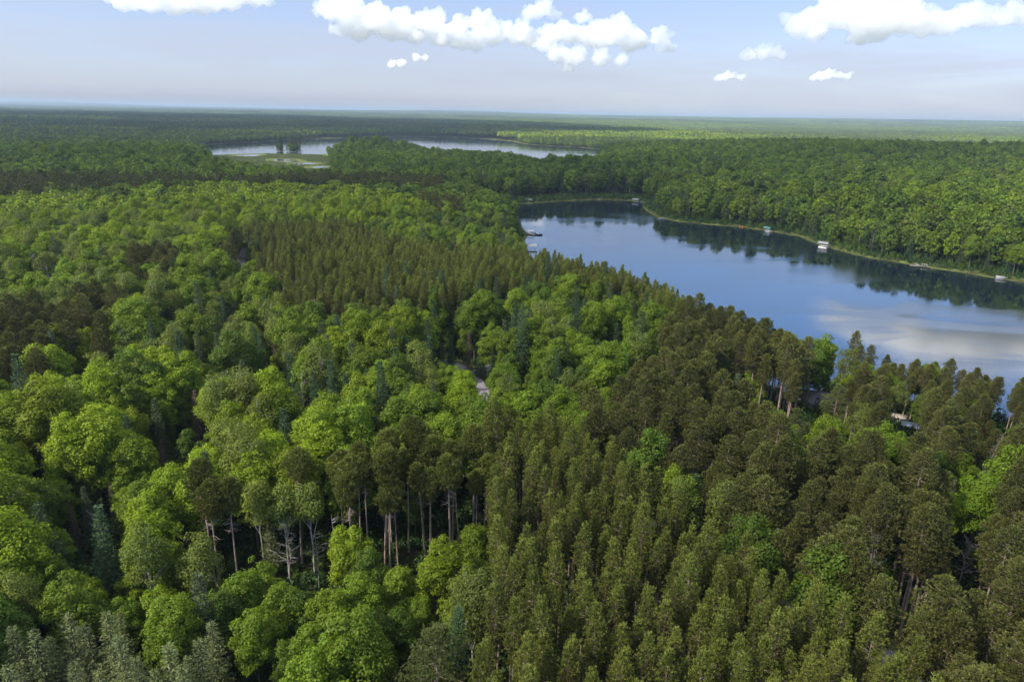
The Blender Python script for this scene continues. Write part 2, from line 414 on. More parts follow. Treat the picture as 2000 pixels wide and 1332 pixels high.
# ---- pines
def pine(seed, R=1.2, H=21.0, crown=8.0, tone='pine', brown=0.07, lowdead=8, tufts=1.25, blade=0.3, tr=0.16, wob=0.07, w=0.036, nb=8):
    g = np.random.default_rng(seed)
    T_, C_ = MB(), MB()
    zt = np.arange(0.25, crown, 0.42)
    lean = g.normal(0, 0.18, 2)
    ax = lambda z: np.array([lean[0] * (z / H) ** 2, lean[1] * (z / H) ** 2, z])
    cc, aa = [], []; cb = []; ab = []
    for dz in zt:
        t = dz / crown
        r = R * min(1.0, (t / 0.42)) ** 0.68 * (1 - max(0, (t - 0.6) / 0.4) ** 1.6 * 0.62)
        nb_ = max(3, int((3.5 + r * 2.6) * tufts))
        ph = g.uniform(0, 6.28)
        for j in range(nb_):
            th = ph + j * 2 * math.pi / nb_ + g.normal(0, .25)
            rj = r * g.uniform(1 - wob * 2.4, 1 + wob * .6)
            c = ax(H - dz) + np.array([math.cos(th) * rj, math.sin(th) * rj, 0.35 * rj * (1 - t) + g.normal(0, .15)])
            o = np.array([math.cos(th), math.sin(th), 0])
            # a branch end: a brush of tufts standing up and outward
            nt_ = int(g.integers(5, 9))
            for k in range(nt_):
                u = g.normal(0, 1, 3) * np.array([.18, .18, .2])
                cc.append(c + u - o * g.uniform(0, .5)); aa.append(o * (0.25 + 0.55 * t) + np.array([0, 0, 0.95 - 0.5 * t]) + g.normal(0, .25, 3))
            if t > 0.2:
                for k in range(2):
                    cb.append(c - o * g.uniform(.5, max(.55, rj * .8)) + g.normal(0, .15, 3)); ab.append(o + g.normal(0, .6, 3))
        if t > 0.12:
            for j in range(3):
                th = g.uniform(0, 6.28); o = np.array([math.cos(th), math.sin(th), 0.15])
                T_.tube([ax(H - dz - .3), ax(H - dz - .2) + o * r * .85], [.035, .012], 'bark_pine', 3)
    cc = np.array(cc); aa = nrm(np.array(aa))
    C = np.repeat(cc, nb, 0); A = nrm(np.repeat(aa, nb, 0) * 1.15 + g.normal(0, .5, (len(C), 3)))
    isb = g.random(len(C)) < brown * np.clip((H - C[:, 2]) / crown, 0, 1) ** 0.7 * 1.6
    tip = (~isb) & (A[:, 2] > .45) & (g.random(len(C)) < .8 * (1 - np.clip((H - C[:, 2]) / crown, 0, 1) * .85))  # upward needles near the top get the painted lit tone
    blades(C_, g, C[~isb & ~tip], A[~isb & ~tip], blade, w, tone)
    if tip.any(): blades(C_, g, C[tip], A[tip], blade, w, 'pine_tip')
    if isb.any(): blades(C_, g, C[isb], A[isb], blade, w, 'pine_brown')
    cb = np.array(cb); ab = np.array(ab)
    C = np.repeat(cb, 3, 0); A = nrm(np.repeat(ab, 3, 0) + g.normal(0, .5, (len(C), 3)))
    blades(C_, g, C, A, blade * 1.1, w * 1.1, 'pine_brown' if brown > .1 else tone)
    z = np.linspace(0, 1, 8)
    T_.tube([ax(q * (H - .3)) + (np.array([0, 0, -.5]) if q == 0 else 0) for q in z], tr * (1 - .85 * z) + .05 * (z == 0), 'bark_pine', 7)
    for k in range(lowdead):
        zz = H - crown - g.uniform(-0.5, 4.5); th = g.uniform(0, 6.28); L = g.uniform(.8, R * 1.25)
        limb(T_, g, ax(zz), ax(zz) + np.array([math.cos(th) * L, math.sin(th) * L, g.uniform(-.25, .25) * L]), .035, .01, 'bark_pine', 0.02, 3, 3)
    return T_, C_

def big_pine(seed, R=2.5, H=22.0, crown=10.0, tone='pine_dark', brown=.16, nl=46, per=34, w=0.045, blade=.34, flat=.5, lowdead=14, tr=.24, droop=0.0, nb=9):
    g = np.random.default_rng(seed)
    T_, C_ = MB(), MB()
    lean = g.normal(0, 0.4, 2)
    ax = lambda z: np.array([lean[0] * (z / H) ** 2, lean[1] * (z / H) ** 2, z])
    for i in range(nl):
        t = (i + g.random()) / nl
        r = R * min(1, (t / .42)) ** .7 * (1 - max(0, (t - .65) / .35) * .4) * g.uniform(.55, 1.08)
        th = i * 2.4 + g.normal(0, .4); o = np.array([math.cos(th), math.sin(th), 0])
        s = ax(H - .4 - t * crown * .96); c = s + o * r * .72 + np.array([0, 0, (.32 - .3 * t - droop) * r])
        limb(T_, g, s, c + o * r * .2, .06, .015, 'bark_pine', -0.03, 4, 4)
        n = int(per * (.5 + r / R))
        rad = .5 + .36 * r
        U = rdir(g, n) * rad * g.uniform(.3, 1, n)[:, None] ** .5 * np.array([1, 1, flat])
        cc = c + U; aa = nrm(U * .8 + o * .35 + np.array([0, 0, .75 * rad]) + g.normal(0, .15, (n, 3)))
        C = np.repeat(cc, nb, 0); A = nrm(np.repeat(aa, nb, 0) + g.normal(0, .5, (len(C), 3)))
        isb = g.random(len(C)) < brown * (.4 + t)
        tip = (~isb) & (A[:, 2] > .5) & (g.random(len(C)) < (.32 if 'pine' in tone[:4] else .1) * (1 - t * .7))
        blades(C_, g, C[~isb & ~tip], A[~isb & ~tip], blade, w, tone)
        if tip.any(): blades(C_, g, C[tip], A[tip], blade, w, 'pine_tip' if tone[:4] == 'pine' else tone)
        if isb.any(): blades(C_, g, C[isb], A[isb], blade, w, 'pine_brown')
    z = np.linspace(0, 1, 8)
    T_.tube([ax(q * (H - .3)) + (np.array([0, 0, -.5]) if q == 0 else 0) for q in z], tr * (1 - .85 * z) + .05 * (z == 0), 'bark_pine', 8)
    for k in range(lowdead):
        zz = H - crown - g.uniform(-1, 4.0); th = g.uniform(0, 6.28); L = g.uniform(1, R * .9)
        limb(T_, g, ax(zz), ax(zz) + np.array([math.cos(th) * L, math.sin(th) * L, g.uniform(-.3, .1) * L]), .045, .012, 'bark_pine', 0.02, 3, 3)
    return T_, C_

def spruce(seed, R=2.3, H=15.0, tone='spruce', step=.42, base=1.2, dens=1.25, w=.06, blade=.33, droop=.25, dead=False, trunk='bark_grey', pw=.9):
    g = np.random.default_rng(seed)
    T_, C_ = MB(), MB()
    z = H - .3
    C, A = [], []
    while z > base:
        t = (H - z) / (H - base); r = R * t ** pw * g.uniform(.82, 1.08) + .12
        nb_ = int((5 + 4.5 * r) * dens) + 2; ph = g.uniform(0, 6.28)
        for j in range(nb_):
            th = ph + j * 6.283 / nb_ + g.normal(0, .14); o = np.array([math.cos(th), math.sin(th), 0]); s = np.array([-o[1], o[0], 0])
            rj = r * g.uniform(.6, 1.14); m = max(2, int(rj / (.16 if blade < .5 else .3)))
            u = np.linspace(.25, 1, m) if rj > .5 else np.array([.5, 1.])
            P = np.array([0, 0, z]) + o * (u * rj)[:, None] + np.array([0, 0, 1.0]) * ((-droop * u ** 1.3 + .12 * u ** 4) * rj)[:, None]
            for sd in (-1, 1):
                C.append(P + g.normal(0, .04, P.shape)); A.append(np.tile(o * .8 + s * sd * .75 + np.array([0, 0, -.12]), (len(P), 1)) + g.normal(0, .2, P.shape))
            C.append(P[-1:]); A.append((o + np.array([0, 0, .2]))[None])
            if dead and g.random() < .5: T_.tube([(0, 0, z), P[-1]], [.03, .008], trunk, 3)
        z -= step * g.uniform(.9, 1.35) * (1 if t > .15 else .7)
    C = np.concatenate(C); A = np.concatenate(A)
    if dead == 'bare':
        keep = g.random(len(C)) < .16; C, A = C[keep], A[keep]
    blades(C_, g, C, A, blade, w, tone)
    C_.tube([(0, 0, H - .9), (0, 0, H + .25)], [.07, .02], tone, 4)
    T_.tube([(0, 0, -.4), (0, 0, H * .5), (0, 0, H - .2)], [.2, .12, .03], trunk, 6)
    return T_, C_

def snag(seed, H=15, n=16, spread=2.6, mat='bark_dead', up=.9, fork=True, tr=.17):
    g = np.random.default_rng(seed)
    T_, C_ = MB(), MB()
    z = np.linspace(0, 1, 7)
    P = np.stack([np.cumsum(g.normal(0, .13, 7)), np.cumsum(g.normal(0, .13, 7)), z * H], 1); P[0] = (0, 0, -.4)
    T_.tube(P, tr * (1 - .8 * z), mat, 6)
    for i in range(n):
        k = g.uniform(.38, .97); s = np.array([np.interp(k, z, P[:, 0]), np.interp(k, z, P[:, 1]), k * H]); th = g.uniform(0, 6.28)
        L = spread * (1.15 - k * .7) * g.uniform(.6, 1.2); e = s + np.array([math.cos(th) * L, math.sin(th) * L, up * L * g.uniform(.4, 1.3)])
        Q = limb(C_, g, s, e, tr * .42, .022, mat, 0, 4, 4)
        for j in range(4 if fork else 2):
            q = Q[1 + j % 3]; d = nrm((e - s)[None])[0] + g.normal(0, .6, 3); l2 = L * g.uniform(.25, .5)
            Q2 = limb(C_, g, q, q + d * l2, .035, .012, mat, 0, 3, 3)
            if fork: limb(C_, g, Q2[2], Q2[2] + (d + g.normal(0, .6, 3)) * l2 * .5, .018, .008, mat, 0, 2, 3)
    return T_, C_

# ------------------------------------------------------------------ object helpers
def link(name, me, parent=None, loc=None):
    o = bpy.data.objects.new(name, me); COL.objects.link(o)
    if parent is not None: o.parent = parent
    if loc is not None: o.location = loc
    return o
def tag(o, label=None, cat=None, group=None, kind=None):
    if label: o['label'] = label
    if cat: o['category'] = cat
    if group: o['group'] = group
    if kind: o['kind'] = kind
    return o
def empty(name, loc=(0, 0, 0), rz=0.0):
    o = bpy.data.objects.new(name, None); COL.objects.link(o); o.location = loc; o.rotation_euler = (0, 0, rz); o.empty_display_size = .5
    return o

# ------------------------------------------------------------------ terrain and water
def polar_ground():
    a = np.radians(np.linspace(-64, 64, 540)); r = np.concatenate([[1.0], np.geomspace(12, 900, 300)[:-1], np.linspace(900, 1500, 170)[:-1], np.geomspace(1500, 160000, 260)])
    A, Rr = np.meshgrid(a, r)
    X = Rr * np.sin(A); Y = Rr * np.cos(A) - 10
    wd = water_d(X.ravel(), Y.ravel())
    Z = height(X.ravel(), Y.ravel(), wd)
    V = np.stack([X.ravel(), Y.ravel(), Z], 1)
    n, m = X.shape
    i, j = np.meshgrid(np.arange(n - 1), np.arange(m - 1), indexing='ij')
    F = np.stack([i * m + j, i * m + j + 1, (i + 1) * m + j + 1, (i + 1) * m + j], -1).reshape(-1, 4)
    return V, F, wd
def _strip(X, Y):
    a, b = to_px(X, Y, np.zeros(np.shape(X))); r = np.hypot(X, Y)
    s_ = np.full(np.shape(X), 3.4)
    s_ = np.where((a > 1280) & (b < 620) & (r > 250), 8.0, s_)
    s_ = np.where((a > 1236) & (a < 1300) & (b > 392) & (b < 436), 15.0, s_)
    s_ = np.where((a > 985) & (a < 1060) & (b > 430) & (b < 492), 10.0, s_)
    s_ = np.where((a > 925) & (a < 1262) & (b > 368) & (b < 401), 30.0, s_)
    return s_
strip = _strip
gm, t, out = new_mat('forest_floor')
tc = N(t, 'ShaderNodeTexCoord'); n1 = N(t, 'ShaderNodeTexNoise'); n1.inputs['Scale'].default_value = .35; n1.inputs['Detail'].default_value = 8
t.links.new(tc.outputs['Object'], n1.inputs['Vector'])
n2 = N(t, 'ShaderNodeTexNoise'); n2.inputs['Scale'].default_value = .06; n2.inputs['Detail'].default_value = 6; t.links.new(tc.outputs['Object'], n2.inputs['Vector'])
c1 = mix_rgb(t, (0.035, 0.026, 0.016), (0.024, 0.04, 0.01), n1.outputs[0])
at = N(t, 'ShaderNodeAttribute', attribute_name='grass')
g1 = mix_rgb(t, (0.10, 0.135, 0.03), (0.19, 0.2, 0.065), n1.outputs[0])
g2 = mix_rgb(t, g1, (0.12, 0.085, 0.045), n2.outputs[0])
mr = N(t, 'ShaderNodeMapRange'); mr.inputs[1].default_value = .5; mr.inputs[2].default_value = .75; t.links.new(n2.outputs[0], mr.inputs[0])
g3 = mix_rgb(t, g1, g2, mr.outputs[0])
c2 = mix_rgb(t, c1, g3, at.outputs['Fac'])
at2 = N(t, 'ShaderNodeAttribute', attribute_name='mud')
c3 = mix_rgb(t, c2, (0.028, 0.022, 0.016), at2.outputs['Fac'])
d = N(t, 'ShaderNodeBsdfDiffuse'); bp = N(t, 'ShaderNodeBump'); bp.inputs['Strength'].default_value = .6; bp.inputs['Distance'].default_value = .4
t.links.new(n1.outputs[0], bp.inputs['Height']); t.links.new(bp.outputs[0], d.inputs['Normal'])
t.links.new(c3, d.inputs[0]); t.links.new(d.outputs[0], out.inputs[0])
GV, GF, GWD = polar_ground()
gb = MB(); gb.faces(GV, GF, gm); gme = gb.mesh('forest_ground', True)
GST = np.maximum(6.0, _strip(GV[:, 0], GV[:, 1]) * 1.1); ing = np.clip(1.25 * (1 - GWD / GST), 0, 1)
ing = np.maximum(ing, np.clip(1 - sdist(MARSH, GV[:, 0], GV[:, 1]) / 12, 0, 1))
ing = np.maximum(ing, np.clip(1 - sdist(MEADOW, GV[:, 0], GV[:, 1]) / 6, 0, 1))
ing = np.maximum(ing, np.clip(1 - sdist(MARSH2, GV[:, 0], GV[:, 1]) / 12, 0, 1))
rdd = ldist(ROAD, GV[:, 0], GV[:, 1]); rdd = np.minimum(rdd, ldist(DRIVE, GV[:, 0], GV[:, 1]))
ing = np.maximum(ing, np.clip(2.2 - rdd / 4.5, 0, 1) * .8)
a = gme.attributes.new('grass', 'FLOAT', 'POINT'); a.data.foreach_set('value', ing.astype(np.float32))
a = gme.attributes.new('mud', 'FLOAT', 'POINT'); a.data.foreach_set('value', (np.clip(1 - (GWD + .2) / 1.6, 0, 1) * .8).astype(np.float32))
tag(link('forest_ground', gme), 'dark forest floor and grassy banks under all the trees', kind='structure')

wm, t, out = new_mat('lake_water')
tc = N(t, 'ShaderNodeTexCoord'); mp = N(t, 'ShaderNodeMapping'); mp.inputs['Rotation'].default_value = (0, 0, R_(-35)); mp.inputs['Scale'].default_value = (1, 2.2, 1)
t.links.new(tc.outputs['Object'], mp.inputs[0])
w1 = N(t, 'ShaderNodeTexNoise'); w1.inputs['Scale'].default_value = 1.3; w1.inputs['Detail'].default_value = 3
w2 = N(t, 'ShaderNodeTexNoise'); w2.inputs['Scale'].default_value = .013; w2.inputs['Detail'].default_value = 5; w2.inputs['Distortion'].default_value = 1.2
t.links.new(mp.outputs[0], w1.inputs[0]); t.links.new(mp.outputs[0], w2.inputs[0])
rr = N(t, 'ShaderNodeMapRange'); rr.inputs[1].default_value = .46; rr.inputs[2].default_value = .62; rr.inputs[3].default_value = .045; rr.inputs[4].default_value = .10
t.links.new(w2.outputs[0], rr.inputs[0])
bs = N(t, 'ShaderNodeMapRange'); bs.inputs[1].default_value = .46; bs.inputs[2].default_value = .62; bs.inputs[3].default_value = .02; bs.inputs[4].default_value = .18
t.links.new(w2.outputs[0], bs.inputs[0])
bp = N(t, 'ShaderNodeBump'); bp.inputs['Distance'].default_value = .12
t.links.new(w1.outputs[0], bp.inputs['Height']); t.links.new(bs.outputs[0], bp.inputs['Strength'])
p = N(t, 'ShaderNodeBsdfPrincipled'); p.inputs['Base Color'].default_value = (0.004, 0.010, 0.018, 1); p.inputs['IOR'].default_value = 1.8
t.links.new(rr.outputs[0], p.inputs['Roughness']); t.links.new(bp.outputs[0], p.inputs['Normal']); t.links.new(p.outputs[0], out.inputs[0])
wm2 = wm.copy(); wm2.name = 'far_lake_water'
for n_ in wm2.node_tree.nodes:
    if n_.type == 'MAP_RANGE': n_.inputs[3].default_value, n_.inputs[4].default_value = (.05, .1) if n_.inputs[4].default_value > .095 else (.14, .3)
def sheet(P, name, label, pad=12, wm=wm, z=0.0):
    lo = P.min(0) - pad; hi = P.max(0) + pad
    b = MB(); b.quads([[(lo[0], lo[1], z), (hi[0], lo[1], z), (hi[0], hi[1], z), (lo[0], hi[1], z)]], wm)
    tag(link(name, b.mesh(name)), label, kind='structure')
sheet(LAKE, 'lake', 'blue lake with cloud reflections right of centre')
sheet(FARLAKE, 'lake', 'pale far lake with a small wooded island', wm=wm2)
for P in PONDS: sheet(P, 'pond', 'small pale pool of open water among the forest and marsh', 4, wm=wm2, z=.04)

# road
rm, t, out = new_mat('gravel_road')
tc = N(t, 'ShaderNodeTexCoord'); n1 = N(t, 'ShaderNodeTexNoise'); n1.inputs['Scale'].default_value = 2.5; n1.inputs['Detail'].default_value = 8
t.links.new(tc.outputs['Object'], n1.inputs['Vector'])
uvn = N(t, 'ShaderNodeAttribute', attribute_name='across'); wv = N(t, 'ShaderNodeMath', operation='COSINE'); ml = N(t, 'ShaderNodeMath', operation='MULTIPLY'); ml.inputs[1].default_value = 12.5
t.links.new(uvn.outputs['Fac'], ml.inputs[0]); t.links.new(ml.outputs[0], wv.inputs[0])
mr = N(t, 'ShaderNodeMapRange'); mr.inputs[1].default_value = -1; mr.inputs[2].default_value = 1; mr.inputs[4].default_value = .5; t.links.new(wv.outputs[0], mr.inputs[0])
c = mix_rgb(t, (0.25, 0.22, 0.235), (0.19, 0.165, 0.175), n1.outputs[0]); c = mix_rgb(t, c, (0.31, 0.28, 0.295), mr.outputs[0])
d = N(t, 'ShaderNodeBsdfDiffuse'); t.links.new(c, d.inputs[0]); t.links.new(d.outputs[0], out.inputs[0])
def smooth_line(L, step=4.0):
    P = [L[0]]
    n = len(L)
    for i in range(n - 1):
        p0, p1, p2, p3 = L[max(i - 1, 0)], L[i], L[i + 1], L[min(i + 2, n - 1)]
        k = max(2, int(np.hypot(*(p2 - p1)) / step))
        for t_ in np.linspace(0, 1, k + 1)[1:]:
            P.append(.5 * ((2 * p1) + (-p0 + p2) * t_ + (2 * p0 - 5 * p1 + 4 * p2 - p3) * t_ ** 2 + (-p0 + 3 * p1 - 3 * p2 + p3) * t_ ** 3))
    return np.array(P)
def ribbon(L, w, name, label, dz=.35):
    L = smooth_line(L); d = np.gradient(L, axis=0); nn = np.stack([-d[:, 1], d[:, 0]], 1) / np.hypot(d[:, 0], d[:, 1])[:, None]
    k = 5; off = np.linspace(-w, w, k)
    V = []; A = []
    hz = height(L[:, 0], L[:, 1])
    side = np.max([height(L[:, 0] + nn[:, 0] * o, L[:, 1] + nn[:, 1] * o) for o in off], 0)
    for i in range(len(L)):
        for o in off:
            V.append((L[i, 0] + nn[i, 0] * o, L[i, 1] + nn[i, 1] * o, side[i] + dz - .08 * (o / w) ** 2)); A.append(o / w)
    F = [(i * k + j, i * k + j + 1, (i + 1) * k + j + 1, (i + 1) * k + j) for i in range(len(L) - 1) for j in range(k - 1)]
    b = MB(); b.faces(V, F, rm); me = b.mesh(name, True)
    at = me.attributes.new('across', 'FLOAT', 'POINT'); at.data.foreach_set('value', np.array(A, np.float32))
    tag(link(name, me), label, kind='structure')
ribbon(ROAD, 2.4, 'road', 'narrow grey gravel road winding through the forest')
ribbon(DRIVE, 2.0, 'path', 'gravel side track leaving the road into the spruces', .39)

# ------------------------------------------------------------------ tree models
SRC = {}     # kind -> list of (trunk MB, crown MB, tone)
LOW = {}
def lod(f): return f
SRC['maple_bright'] = [broadleaf(s, 'maple_bright', R, H, b, nl) for s, R, H, b, nl in ((1, 4.0, 19, 6, 46), (2, 3.4, 18, 6, 38), (3, 4.5, 20, 7, 52))]
SRC['maple_mid'] = [broadleaf(s, 'maple_mid', R, H, b, nl) for s, R, H, b, nl in ((11, 3.8, 19, 5, 44), (12, 3.2, 17.5, 5, 38), (13, 4.3, 20, 7, 50))]
SRC['maple_deep'] = [broadleaf(s, 'maple_deep', R, H, b, nl) for s, R, H, b, nl in ((21, 3.9, 19, 5, 44), (22, 3.1, 18, 5, 38))]
SRC['aspen'] = [aspen(31, R=3.0, H=20, base=9), aspen(32, R=3.4, H=19, base=8, trunks=2, open_=.2), aspen(33, R=2.6, H=21, base=10, trunks=1)]
SRC['tallaspen'] = [aspen(34, R=2.3, H=18, base=10, nl=30), aspen(35, R=2.0, H=18, base=10.5, nl=28, open_=.2), aspen(36, R=2.2, H=18, base=10, nl=30)]
SRC['pine'] = [pine(41), pine(42, R=1.05, crown=8.5), pine(43, R=1.32, crown=9.5, H=21.5), pine(44, R=1.15, crown=8, H=20.5, brown=.2)]
SRC['oldpine'] = [big_pine(51), big_pine(52, R=2.2, crown=9), big_pine(53, R=2.8, H=23, crown=11), big_pine(54, R=2.0, H=22, crown=9)]
SRC['edgepine'] = [big_pine(61, R=2.2, H=24, crown=6.2, tone='pine', brown=.12, lowdead=20, tr=.21), big_pine(62, R=1.8, H=23.5, crown=5.6, tone='pine', brown=.12, lowdead=22, tr=.19)]
SRC['spruce'] = [spruce(71), spruce(72, R=1.9, H=13.5), spruce(73, R=2.6, H=17)]
SRC['bluespruce'] = [spruce(74, tone='spruce_blue', R=2.0, H=15), spruce(75, tone='spruce_blue', R=1.6, H=13)]
SRC['tamarack'] = [spruce(81, tone='tamarack', R=2.0, H=13, dens=.6, droop=.12, blade=.38, pw=.75), spruce(82, tone='tamarack', R=1.7, H=12, dens=.55, droop=.1, blade=.38, pw=.8)]
SRC['whitepine'] = [big_pine(91, R=4.3, H=20, crown=15, tone='white_pine', brown=.03, nl=50, per=60, flat=.32, lowdead=3, w=.04, droop=.05), big_pine(92, R=3.4, H=19, crown=14, tone='white_pine', brown=.03, nl=46, per=54, flat=.32, lowdead=3, w=.04, droop=.05)]
SRC['snag'] = [snag(101), snag(102, H=12, spread=3.0, n=22), snag(103, H=16, n=12, spread=1.6)]
SRC['deadspruce'] = [spruce(111, tone='dead_brown', R=1.5, H=14, dens=.8, dead=True), spruce(112, tone='dead_red', R=1.5, H=12)]
SRC['barespruce'] = [spruce(113, tone='bark_dead', R=2.4, H=18, dens=.8, droop=-.05, dead='bare', trunk='bark_dead', w=.04)]
SRC['column'] = [broadleaf(121, 'maple_mid', 2.5, 19, 3.5, 46, 250, .2, (.9, 1.5))]

LOW['maple_bright'] = [broadleaf(201, 'maple_bright', 4.5, 19, 3.5, 46, 32, .62, (1.3, 2.0), limbs=0), broadleaf(202, 'maple_bright', 3.9, 18, 3.5, 40, 32, .62, (1.2, 1.9), limbs=0)]
LOW['maple_mid'] = [broadleaf(203, 'maple_mid', 4.5, 19, 3.5, 46, 32, .62, (1.3, 2.0), limbs=0), broadleaf(204, 'maple_mid', 3.8, 19, 3.5, 40, 32, .62, (1.2, 1.9), limbs=0)]
LOW['maple_deep'] = [broadleaf(205, 'maple_deep', 4.4, 19, 3.5, 46, 32, .62, (1.3, 2.0), limbs=0), broadleaf(206, 'maple_deep', 3.7, 19, 3.5, 40, 32, .62, (1.2, 1.9), limbs=0)]
LOW['aspen'] = [broadleaf(207, 'aspen', 3.2, 19, 8, 30, 26, .46, (.9, 1.5), 'bark_white', .16, .1, 5)]
LOW['pine'] = [pine(211, crown=8.5, tufts=.6, blade=.8, w=.14, nb=2, lowdead=0), pine(212, R=1.9, crown=9, tufts=.6, blade=.8, w=.14, nb=2, lowdead=0)]
LOW['oldpine'] = [big_pine(213, nl=26, per=8, w=.17, blade=.85, lowdead=3, nb=6)]
LOW['edgepine'] = [big_pine(216, R=2.6, crown=8, tone='pine', nl=24, per=8, w=.17, blade=.85, lowdead=3, nb=6)]
LOW['spruce'] = [spruce(214, R=2.2, H=15.5, step=.8, dens=.55, w=.2, blade=.8), spruce(217, R=2.7, H=13.5, step=.8, dens=.55, w=.2, blade=.8, tone='maple_deep', pw=.7)]
LOW['bluespruce'] = [spruce(215, tone='spruce_blue', R=2.0, H=15, step=.8, dens=.55, w=.2, blade=.8)]

# meshes
MESH = {}
def meshes(kind, i):
    k = (kind, i)
    if k not in MESH:
        T_, C_ = SRC[kind][i]
        MESH[k] = (T_.mesh(kind + '_trunk'), C_.mesh(kind + '_crown'))
    return MESH[k]
def joined(T_, C_, name):
    b = MB(); b.add(C_); b.add(T_); return b.mesh(name)

# ------------------------------------------------------------------ where each kind grows (regions of the canopy as mapped from the photo)
Z = {}
Z['plantation'] = [(935, 800), (1000, 772), (1075, 788), (1140, 800), (1200, 850), (1280, 905), (1360, 965), (1440, 1025), (1500, 1070), (1600, 1135), (1700, 1165), (1785, 1215), (1800, 1300), (1820, 1700), (600, 1900), (820, 1380), (880, 1290), (900, 1215), (955, 1170), (950, 1060), (950, 980), (965, 900), (950, 860)]
Z['edge'] = [(470, 885), (560, 868), (640, 868), (760, 858), (860, 848), (945, 830), (975, 900), (960, 960), (850, 925), (760, 930), (700, 950), (640, 975), (560, 925), (470, 960), (380, 975), (370, 945)]
Z['gap'] = [(640, 975), (700, 955), (760, 932), (850, 928), (948, 965), (945, 1030), (905, 1040), (870, 1052), (830, 1085), (770, 1095), (700, 1030), (640, 1040), (640, 1110), (520, 1110), (470, 1060), (380, 1060), (380, 980), (560, 930)]
Z['northpines'] = [(488, 440), (520, 425), (640, 424), (700, 428), (760, 452), (830, 468), (870, 470), (1000, 478), (1100, 500), (1200, 518), (1300, 547), (1335, 572), (1330, 600), (1240, 562), (1130, 545), (1040, 532), (985, 528), (960, 545), (870, 562), (830, 578), (780, 592), (700, 585), (640, 585), (560, 575), (525, 540), (500, 500)]
Z['shorepines'] = [(1290, 625), (1330, 582), (1400, 590), (1470, 614), (1545, 645), (1592, 690), (1590, 716), (1520, 690), (1440, 664), (1400, 664), (1380, 700), (1300, 690)]
Z['oldgap'] = [(1405, 668), (1440, 668), (1520, 694), (1590, 720), (1585, 745), (1500, 745), (1420, 715)]
Z['oldpines'] = [(1165, 760), (1200, 720), (1290, 690), (1400, 705), (1480, 745), (1530, 800), (1560, 850), (1700, 870), (1830, 895), (2100, 930), (2400, 1700), (1826, 1700), (1806, 1300), (1792, 1190), (1700, 1120), (1600, 1080), (1500, 1010), (1420, 950), (1340, 890), (1250, 850), (1170, 830)]
Z['banks'] = [(1672, 690), (1800, 708), (1900, 730), (2300, 795), (2600, 860), (2600, 960), (2100, 900), (1880, 850), (1780, 772), (1680, 745)]
Z['lot'] = [(1500, 745), (1600, 700), (1680, 740), (1780, 772), (1880, 850), (1830, 895), (1700, 870), (1560, 850), (1530, 800)]
Z['p1'] = [(250, 480), (300, 466), (350, 488), (345, 518), (258, 515)]
Z['p2'] = [(-200, 600), (60, 585), (190, 600), (232, 640), (200, 660), (120, 640), (80, 700), (-200, 720)]
Z['p3'] = [(150, 560), (230, 558), (250, 590), (150, 592)]
Z['p4'] = [(-300, 345), (180, 336), (400, 345), (640, 338), (860, 342), (860, 362), (640, 350), (400, 352), (180, 360), (60, 370), (-300, 380)]
Z['p5'] = [(410, 470), (470, 455), (480, 490), (440, 500)]
Z['p6'] = [(820, 378), (890, 382), (905, 402), (850, 412)]
Z['tamarack'] = [(-300, 1190), (30, 1190), (180, 1150), (330, 1225), (400, 1215), (455, 1290), (450, 1700), (-300, 1700)]
Z['mixspruce'] = [(580, 690), (640, 570), (760, 560), (1000, 560), (1130, 545), (1330, 600), (1290, 640), (1240, 700), (1060, 760), (900, 770), (700, 770), (600, 780)]
ZP = {k: np.array(v, float) for k, v in Z.items()}

def ground_z(x, y): return height(x, y)

